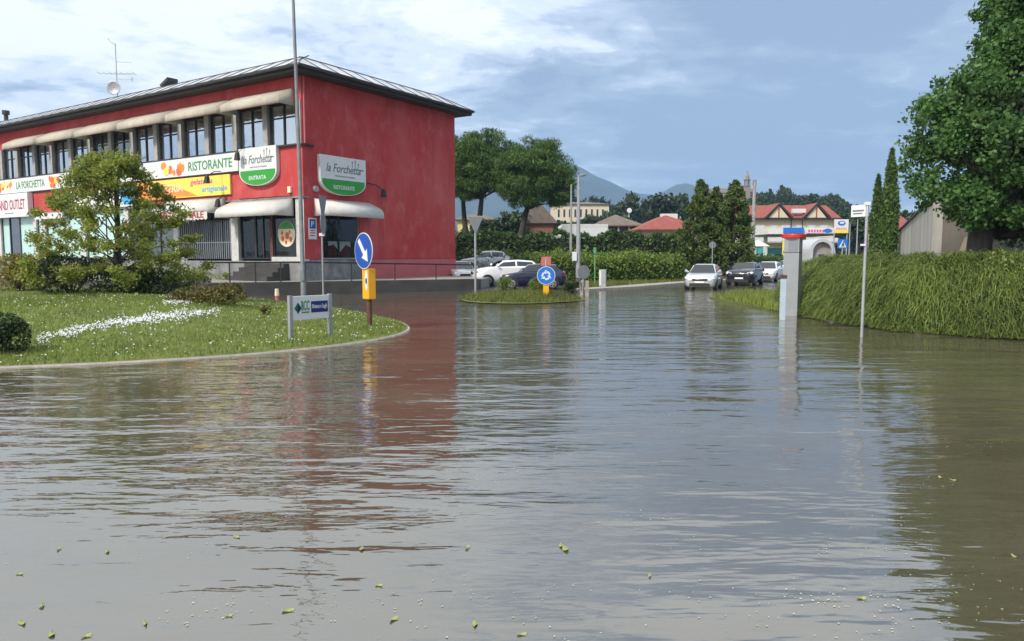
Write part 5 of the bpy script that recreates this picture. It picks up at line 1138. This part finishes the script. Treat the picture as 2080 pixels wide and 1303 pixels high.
# ------------------------------------------------------------------ houses and the fuel station
M['tile'] = mat('red_roof_tiles', (.27, .07, .052), .8, var=.2, scale=1.5, bump=.03, bscale=6); M['darktile'] = mat('brown_roof_tiles', (.16, .125, .10), .85, var=.2, scale=1.5, bump=.03, bscale=6); M['housecream'] = mat('cream_house_wall', (.66, .56, .40), .85, var=.06, scale=.5); M['houseyellow'] = mat('yellow_house_wall', (.66, .55, .22), .85, var=.06, scale=.5); M['brick'] = mat('brown_brick_wall', (.22, .10, .07), .9, var=.2, scale=3); M['pinkwall'] = mat('pink_house_wall', (.62, .47, .38), .85, var=.06); M['shade'] = mat('dark_opening', (.03, .03, .032), .5)
def house(name, label, px0, px1, yb_top, Y, depth, wallm, roofm, roof='hip', rise=1.6, over=.5, rz=0.0, wins=(), zg=0.0, cat='house'):
    """front wall between two picture columns at depth Y, wall top at picture row yb_top"""
    a = W(px0, 520, Y); b = W(px1, 520, Y); w = b.x-a.x; h = W(0, yb_top, Y).z-zg
    root = thing(name, label, cat, ((a.x+b.x)/2, Y, zg), rz); MB().box(-w/2, w/2, 0, depth, 0, h).build('wall', wallm, root)
    o = over; lo = [(-w/2-o, -o, h), (w/2+o, -o, h), (w/2+o, depth+o, h), (-w/2-o, depth+o, h)]
    mb = MB(); mb.box(-w/2-o, w/2+o, -o, depth+o, h-.14, h-.003)
    if roof == 'hip':
        i = min(w, depth)/2*.98; hi = [(-w/2+i, i, h+rise), (w/2-i, i, h+rise), (w/2-i, depth-i, h+rise), (-w/2+i, depth-i, h+rise)]; mb.loft([lo, hi])
    elif roof == 'gable_x': mb.add([*lo, (-w/2-o, depth/2, h+rise), (w/2+o, depth/2, h+rise)], [(0, 1, 5, 4), (2, 3, 4, 5), (0, 4, 3), (1, 2, 5), (0, 3, 2, 1)])
    elif roof == 'gable_y': mb.add([*lo, (0, -o, h+rise), (0, depth+o, h+rise)], [(0, 4, 5, 3), (1, 2, 5, 4), (0, 1, 4), (2, 3, 5), (0, 3, 2, 1)])
    else: mb.box(-w/2-o, w/2+o, -o, depth+o, h, h+.2)
    rf_ = mb.build('roof', roofm, root)
    for x0, x1, z0, z1, m in wins:
        f = MB(); X0, X1, Z0, Z1 = -w/2+w*x0, -w/2+w*x1, h*z0, h*z1; f.box(X0-.06, X1+.06, -.06, -.002, Z0-.06, Z1+.06); f = f.build('window', M['whitedull'], root); MB().box(X0, X1, -.075, -.062, Z0, Z1).build('pane', m, f)
    return root, w, h, rf_
wr = lambda n, z0, z1, m, a=.06, b=.94, f=.5: [(a+(b-a)*(i+.5-f/2)/n, a+(b-a)*(i+.5+f/2)/n, z0, z1, m) for i in range(n)]
house('yellow_house', 'yellow house behind the stone pine trunks', 930, 1005, 446, 118, 9, M['houseyellow'], M['darktile'], 'hip', 1.3, wins=wr(4, .25, .45, M['shade'])+wr(4, .62, .82, M['shade']))
house('brick_house', 'brown brick gabled house right of the leaning pine trunk', 1062, 1124, 452, 105, 9, M['brick'], M['darktile'], 'gable_y', 3.0, wins=wr(3, .35, .6, M['shade']))
house('white_building', 'long low white building with a blank front above the tall hedge', 1142, 1234, 459, 88, 8, M['white'], M['whitedull'], 'flat', 0, .02, wins=[(.45, .92, .33, .36, M['shade'])], cat='building')
house('white_building', 'low white wall like annex left of the long white building', 1090, 1141, 482, 90, 6, M['white'], M['whitedull'], 'flat', 0, .02, cat='building')
r, w, h, _ = house('pavilion', 'dark open pavilion with a brown hipped tile roof beside the white building', 1212, 1298, 458, 96, 9, M['shade'], M['darktile'], 'hip', 1.5, .6, cat='building')
for q in range(5): MB().box(-w/2+w*q/4-.12, -w/2+w*q/4+.12, -.3, -.06, 0, h-.14).build('post', M['concrete'], r)
dq = MB(); dq.tube([(2.0, 4, h+1.2), (2.0, 4, h+2.0)], .05, 6); dq.tube([(2, 3.7, h+2.1), (2, 3.6, h+2.1)], [.34, .3], 14); dq.build('satellite_dish', M['white'], r)
r, w, h, rf_ = house('red_roofed_house', 'low pink walled house with a bright red tile roof left of the conifers', 1306, 1420, 466, 88, 12, M['pinkwall'], M['tile'], 'hip', 1.8, .8, wins=[(.1, .5, .70, .80, M['shade'])])
MB().box(-.2, 1.8, 5, 6, h+1.0, h+2.1).build('chimney', M['whitedull'], rf_)
zv = W(0, 434, 262).z
house('villa', 'long cream villa on the hillside under the umbrella pines', 1122, 1236, 415, 262, 14, M['housecream'], M['darktile'], 'hip', 1.2, .6, wins=wr(9, .3, .72, M['shade'], f=.34), zg=zv-3.2)
house('hill_house', 'small cream house among trees left of the conifer clump', 1358, 1385, 414, 230, 9, M['pinkwall'], M['darktile'], 'gable_x', 2, .4, wins=wr(2, .4, .7, M['shade']), zg=12)
house('hill_house', 'small cream house with trees all round on the right hand hill', 1594, 1606, 405, 300, 8, M['housecream'], M['tile'], 'gable_x', 1.5, .4, wins=wr(2, .4, .7, M['shade']), zg=W(0, 416, 300).z)
house('hill_house', 'reddish house half hidden behind the garden wall', 1818, 1850, 462, 115, 9, M['pinkwall'], M['tile'], 'gable_x', 2, .5, wins=wr(2, .4, .7, M['shade']))
zc = float(hill_fn(np.array((1480-CX)/FPX*340), np.array(340.)))
house('church', 'pale church nave with a brown roof beside the bell tower on the hill', 1448, 1532, 392, 340, 14, M['pinkwall'], M['darktile'], 'gable_x', 2.6, .5, wins=wr(5, .5, .75, M['shade'], f=.3), zg=zc, cat='church')
# bell tower
Y = 336; g = W(1517, 400, Y); k = Y/FPX; tw = thing('bell_tower', 'slim brown stone bell tower with a pointed top on the hill', 'tower', (g.x, Y, zc)); z0 = W(0, 356, Y).z-zc; M['towerstone'] = mat('tower_stone', (.27, .22, .18), .9, var=.15, scale=.6)
MB().box(-1.1, 1.1, -1.1, 1.1, 0, z0-5.0).build('shaft', M['towerstone'], tw)
mb = MB()
for sx in (-1, 1):
    for sy in (-1, 1): mb.box(sx*.8-.3, sx*.8+.3, sy*.8-.3, sy*.8+.3, z0-4.8, z0-2.2)
mb.box(-1.3, 1.3, -1.3, 1.3, z0-5.0, z0-4.8); mb.box(-1.3, 1.3, -1.3, 1.3, z0-2.2, z0-1.9); mb.build('belfry', M['towerstone'], tw)
MB().tube([(0, 0, z0-1.9), (0, 0, z0-.4), (0, 0, z0+.2), (0, 0, z0+2.4)], [1.0, .9, .45, .04], 8).build('spire', M['towerstone'], tw)
# long building behind the fuel station
r, w, h, rf_ = house('apartment_building', 'long cream building with a red roof and two gables behind the fuel station', 1520, 1694, 443, 112, 10, M['housecream'], M['tile'], 'gable_x', 2.2, .6, wins=wr(6, .62, .86, M['whitedull'], f=.6)+wr(6, .08, .40, M['shade'], f=.7), cat='building')
for i, q in enumerate((.32, .755)):
    x = -w/2+w*q; gm = MB(); gm.add([(x-1.5, -.75, h+.0), (x+1.5, -.75, h+.0), (x, -.75, h+1.75)], [(0, 1, 2)]); gb = gm.build('gable', M['housecream'], r)
    g2 = MB()
    for sx in (-1, 1):
        g2.add([(x+sx*1.95, -1.0, h-.12), (x, -1.0, h+1.9), (x, -1.0, h+2.18), (x+sx*2.1, -1.0, h+.08), (x+sx*1.95, 3.5, h-.12), (x, 3.5, h+1.9), (x, 3.5, h+2.18), (x+sx*2.1, 3.5, h+.08)], [(0, 1, 2, 3), (4, 7, 6, 5), (3, 2, 6, 7), (0, 4, 5, 1), (0, 3, 7, 4)])
    g2.box(x-.08, x+.08, -.8, -.76, h, h+1.5); g2.build('gable_roof', M['tile'], gb); g3 = MB()
    for sx in (-1, 1): g3.add([(x+sx*1.95, -1.03, h-.14), (x, -1.03, h+1.88), (x, -1.03, h+2.2), (x+sx*2.12, -1.03, h+.08)], [(0, 1, 2, 3)])
    so_ = g3.build('gable_trim', M['soffit'], gb).modifiers.new('thickness', 'SOLIDIFY'); so_.thickness = .02
MB().box(-w/2+w*.5, -w/2+w*.65, -.2, .5, h+.75, h+1.35).build('skylight', M['white'], rf_)
MB().box(-w/2-.6, w/2+.6, -.7, -.61, h-.3, h-.05).build('gutter', M['soffit'], r)
mb = MB()
for q in (.485, .615, .985): x = -w/2+w*q; mb.tube([(x, -.1, 0), (x, -.1, h)], .06, 6)
mb.build('downpipe', M['soffit'], r)
MB().box(-w/2, w/2, -1.3, -.0, h*.50, h*.53).build('balcony', M['concrete'], r); MB().box(-w/2, w/2, -1.3, -1.25, h*.53, h*.60).build('balcony_rail', M['whitedull'], r)
# fuel station canopy
Y = 92; zz = lambda py: W(0, py, Y).z; xx = lambda px: (px-CX)/FPX*Y
cn = thing('fuel_station_canopy', 'flat fuel station canopy with white fascia and a blue central panel before the cream building', 'canopy', (xx(1610), Y, 0)); X = lambda px: xx(px)-xx(1610)
MB().box(X(1556), X(1692), -.0, 7, zz(476), zz(464)).build('canopy_roof', M['whitedull'], cn); MB().box(X(1556), X(1692), .05, 6.9, zz(479), zz(476)-.003).build('underside', M['shade'], cn)
MB().box(X(1587), X(1627), -.3, -.003, zz(474), zz(463)).build('blue_panel', M['blue2'], cn); MB().box(X(1634), X(1690), -.12, -.003, zz(474), zz(465)).build('fascia', M['white'], cn)
ft = MB()
for q in range(9): a0 = 1637+q*5.6; ft.box(X(a0), X(a0+3.6), -.13, -.121, zz(472.5), zz(467))
ft.build('fascia_mark', M['pink'], cn); MB().prism([(X(1676+8*math.cos(t)), zz(469+4.4*math.sin(t))) for t in np.linspace(0, 6.0, 12)], -.15, -.131, XZ).build('emblem', M['blue2'], cn)
for px in (1570, 1650): MB().box(X(px)-.2, X(px)+.2, 3, 3.4, 0, zz(479)).build('column', M['whitedull'], cn)
kb = thing('fuel_station_kiosk', 'white kiosk with a teal band under the left side of the canopy', 'kiosk', ((1564-CX)/FPX*96, 96, 0)); MB().box(-1.9, 1.9, 0, 3, 0, 2.9).build('wall', M['white'], kb); M['teal'] = mat('teal_band', (.05, .38, .38), .5); MB().box(-2.0, 2.0, -.25, -.003, 2.2, 2.9).build('band', M['teal'], kb)
for a0 in (-1.2, .5): MB().box(a0, a0+.8, -.05, -.003, .2, 2.1).build('door', M['shade'], kb)
fl = thing('advertising_flag', 'tall yellow feather flag in front of the fuel station kiosk', 'flag', ((1586-CX)/FPX*86, 86, 0)); zf = lambda py: W(0, py, 86).z
MB().prism([(0, zf(528)), (.42, zf(526)), (.5, zf(500)), (.46, zf(490)), (.2, zf(488)), (0, zf(490))], -.012, .012, XZ).build('cloth', M['yellow'], fl); MB().tube([(-.02, 0, 0), (-.02, 0, zf(489))], .03, 6).build('pole', M['black'], fl)
MB().box(.15, .32, -.02, -.0125, zf(516), zf(510)).build('flag_mark', M['navy'], fl)
# arch tunnel of the car wash
Y = 84; zz = lambda py: W(0, py, Y).z; ct = thing('car_wash_tunnel', 'rounded car wash tunnel with a white arch right of the grey pillar', 'car wash', ((1668-CX)/FPX*84, Y, 0)); k = Y/FPX
M['tunnel'] = mat('grey_brown_cladding', (.30, .26, .22), .8, var=.2, scale=2); arc = [(26*k*math.cos(t), zz(512)+26*k*math.sin(t)) for t in np.linspace(0, math.pi, 18)]; inn = [(19*k*math.cos(t), zz(512)+20*k*math.sin(t)) for t in np.linspace(math.pi, 0, 18)]
MB().prism([(-26*k, 0), *[(-a, b) for a, b in arc], (26*k, 0), (19*k, 0), *[(-a, b) for a, b in inn], (-19*k, 0)], 0, 6, XZ).build('arch', M['pillarlight'], ct); MB().prism([(-19*k, 0), *[(-a, b) for a, b in inn[::-1]], (19*k, 0)], .5, .9, XZ).build('back_panel', M['tunnel'], ct)
MB().box(-8*k, 8*k, .3, .49, 0, zz(514)).build('door', M['concrete'], ct); MB().box(-6*k, 6*k, .25, .29, 0, zz(517)).build('door_opening', M['shade'], ct)
# billboard with logo, pedestrian sign
Y = 78; k = Y/FPX; zz = lambda py: W(0, py, Y).z; bbx = (1704-CX)/FPX*Y; bb = thing('billboard', 'white billboard with a blue oval emblem and a yellow lower band on two posts', 'billboard', (bbx, Y, 0))
MB().box(-14*k, 14*k, -.08, .08, zz(474), zz(446)).build('panel', M['white'], bb); MB().box(-14*k, 14*k, -.09, -.081, zz(474), zz(468)).build('yellow_band', M['yellow'], bb)
n = 24; MB().prism([(8*k*math.cos(t), zz(454)+5*k*math.sin(t)) for t in np.linspace(0, 2*math.pi, n, False)], -.09, -.081, XZ).build('emblem', M['blue2'], bb); MB().prism([(5*k*math.cos(t), zz(453)+2.2*k*math.sin(t)) for t in np.linspace(-2.4, 2.2, 12)], -.1, -.091, XZ).build('emblem_swirl', M['white'], bb)
mb = MB()
for q in range(5): mb.box((-11+q*4.6)*k, (-8+q*4.6)*k, -.092, -.081, zz(467), zz(463))
mb.build('lettering_mark', M['orange'], bb)
for sx in (-1, 1): MB().tube([(sx*13*k, .1, 0), (sx*13*k, .1, zz(447))], .07, 8).build('post', M['galv'], bb)
Y = 62; k = Y/FPX; zz = lambda py: W(0, py, Y).z; ps = thing('traffic_sign', 'square blue pedestrian crossing sign with a white triangle below the billboard', 'traffic sign', ((1708-CX)/FPX*Y, Y, 0))
MB().box(-10*k, 10*k, -.03, 0, zz(505), zz(486)).build('sign_panel', M['blue2'], ps); MB().prism([(-7.5*k, zz(503)), (7.5*k, zz(503)), (0, zz(488))], -.04, -.031, XZ).build('white_triangle', M['white'], ps)
mb = MB(); 
for a, b in (((-2, 501.5), (.3, 496)), ((2.6, 501.5), (.3, 496)), ((.3, 496), (.6, 493)), ((-2.2, 496.5), (2.6, 495.5))): mb.tube([(a[0]*k, -.045, zz(a[1])), (b[0]*k, -.045, zz(b[1]))], .035, 5)
mb.tube([(.7*k, -.045, zz(492.4)), (.7*k, -.045, zz(491))], .045, 6); mb.build('walking_figure', M['black'], ps); MB().tube([(0, .02, 0), (0, .02, zz(486))], .05, 8).build('post', M['galv'], ps)
Y = 88; um = thing('white_parasol', 'white parasol open beside the utility pole at the fuel station', 'parasol', ((1537-CX)/FPX*88, Y, 0)); zt = W(0, 488, Y).z
MB().tube([(0, 0, zt-.75), (0, 0, zt)], [1.5, .05], 8).build('canopy', M['whitecanvas'], um); MB().tube([(0, 0, 0), (0, 0, zt)], .04, 6).build('pole', M['galv'], um)

# ------------------------------------------------------------------ leaves and bits floating on the water
LM['float'] = leafmat('fallen_leaf', [(.34, .38, .12), (.45, .44, .22), (.30, .36, .10), (.5, .46, .3)], .2)
LM['bits'] = leafmat('floating_bit', [(.45, .44, .34), (.42, .43, .2), (.55, .55, .5), (.36, .38, .14)], .1)
def floating_leaf(px, py, s):
    g = G(px, py, .006); me = MB(); a = random.uniform(0, 6.3); n = 10; pts = []
    for j in range(n): t = 2*math.pi*j/n; pts.append((s*math.cos(t), s*.45*math.sin(t)*(1-.35*math.cos(t)), .004*math.sin(t*2)+.006*math.cos(t)**2))
    me.add([(0, 0, .0)]+pts, [(0, 1+j, 1+(j+1) % n) for j in range(n)]); o = me.build('floating_leaf', LM['float'], None, g, (0, 0, a)); so_ = o.modifiers.new('thickness', 'SOLIDIFY'); so_.thickness = .002
    tag(o, 'yellow green leaf floating on the brown flood water', 'leaf', 'leaves floating on the flood water')
for px, py, s in ((481, 1090, .055), (585, 1240, .055), (1148, 1114, .07), (1140, 1108, .05), (965, 1268, .045), (40, 1165, .045), (120, 1115, .035), (218, 1120, .04), (45, 1265, .05), (105, 1288, .05), (735, 1115, .045), (770, 1188, .045), (800, 1258, .045), (1320, 1170, .03), (950, 1112, .04), (1060, 1288, .04), (465, 1250, .035), (295, 1266, .035), (1910, 970, .05), (1935, 975, .045), (1750, 1215, .04), (2060, 1130, .04), (175, 1292, .04), (85, 1230, .04)):
    floating_leaf(px, py, s*.62)
def bits():
    n = 70; cy = 660+RNG.uniform(0, 1, n)**.8*640; cx = RNG.uniform(-40, 2120, n); px, py, C = [], [], []
    for a, b in zip(cx, cy):
        k = int(RNG.integers(3, 14)); s = (b-600)/700; px += list(a+RNG.normal(size=k)*75*s); py += list(np.clip(b+RNG.normal(size=k)*14*s, 645, 1310))
    for a, b in zip(px, py):
        g = G(a, b, .004)
        if g.x < -2.4 and g.y < 36 and float(lawn_z(g.x, g.y)) > 0: continue
        C.append(g)
    C = np.array(C); me = MB()
    for g in C:
        s = RNG.uniform(.004, .010)*(1 if g[1] < 12 else 1.6); a = RNG.uniform(0, 6.3); c, q = math.cos(a)*s, math.sin(a)*s; me.add([(g[0]+c, g[1]+q, g[2]), (g[0]-q*.6, g[1]+c*.6, g[2]), (g[0]-c, g[1]-q, g[2]), (g[0]+q*.6, g[1]-c*.6, g[2]), (g[0], g[1], g[2]+.0015)], [(0, 1, 4), (1, 2, 4), (2, 3, 4), (3, 0, 4)])
    o = me.build('floating_debris', LM['bits']); o['kind'] = 'stuff'; tag(o, 'small pale bits of leaf and hail floating on the water', 'debris')
bits()

# ------------------------------------------------------------------ the air
def air():
    mb = MB(); mb.box(-3400, 3400, -220, 4100, -1.5, 430); o = mb.build('haze', None)
    m = bpy.data.materials.new('haze'); m.use_nodes = True; nt = m.node_tree; nt.nodes.clear(); out = nt.nodes.new('ShaderNodeOutputMaterial'); v = nt.nodes.new('ShaderNodeVolumePrincipled')
    v.inputs['Color'].default_value = (.42, .67, 1, 1); v.inputs['Density'].default_value = HAZE; v.inputs['Anisotropy'].default_value = 0; nt.links.new(v.outputs[0], out.inputs['Volume'])
    o.data.materials.clear(); o.data.materials.append(m); o['kind'] = 'stuff'; tag(o, 'pale bluish haze in the air over the valley', 'haze')
HAZE = 2.5e-4
air()
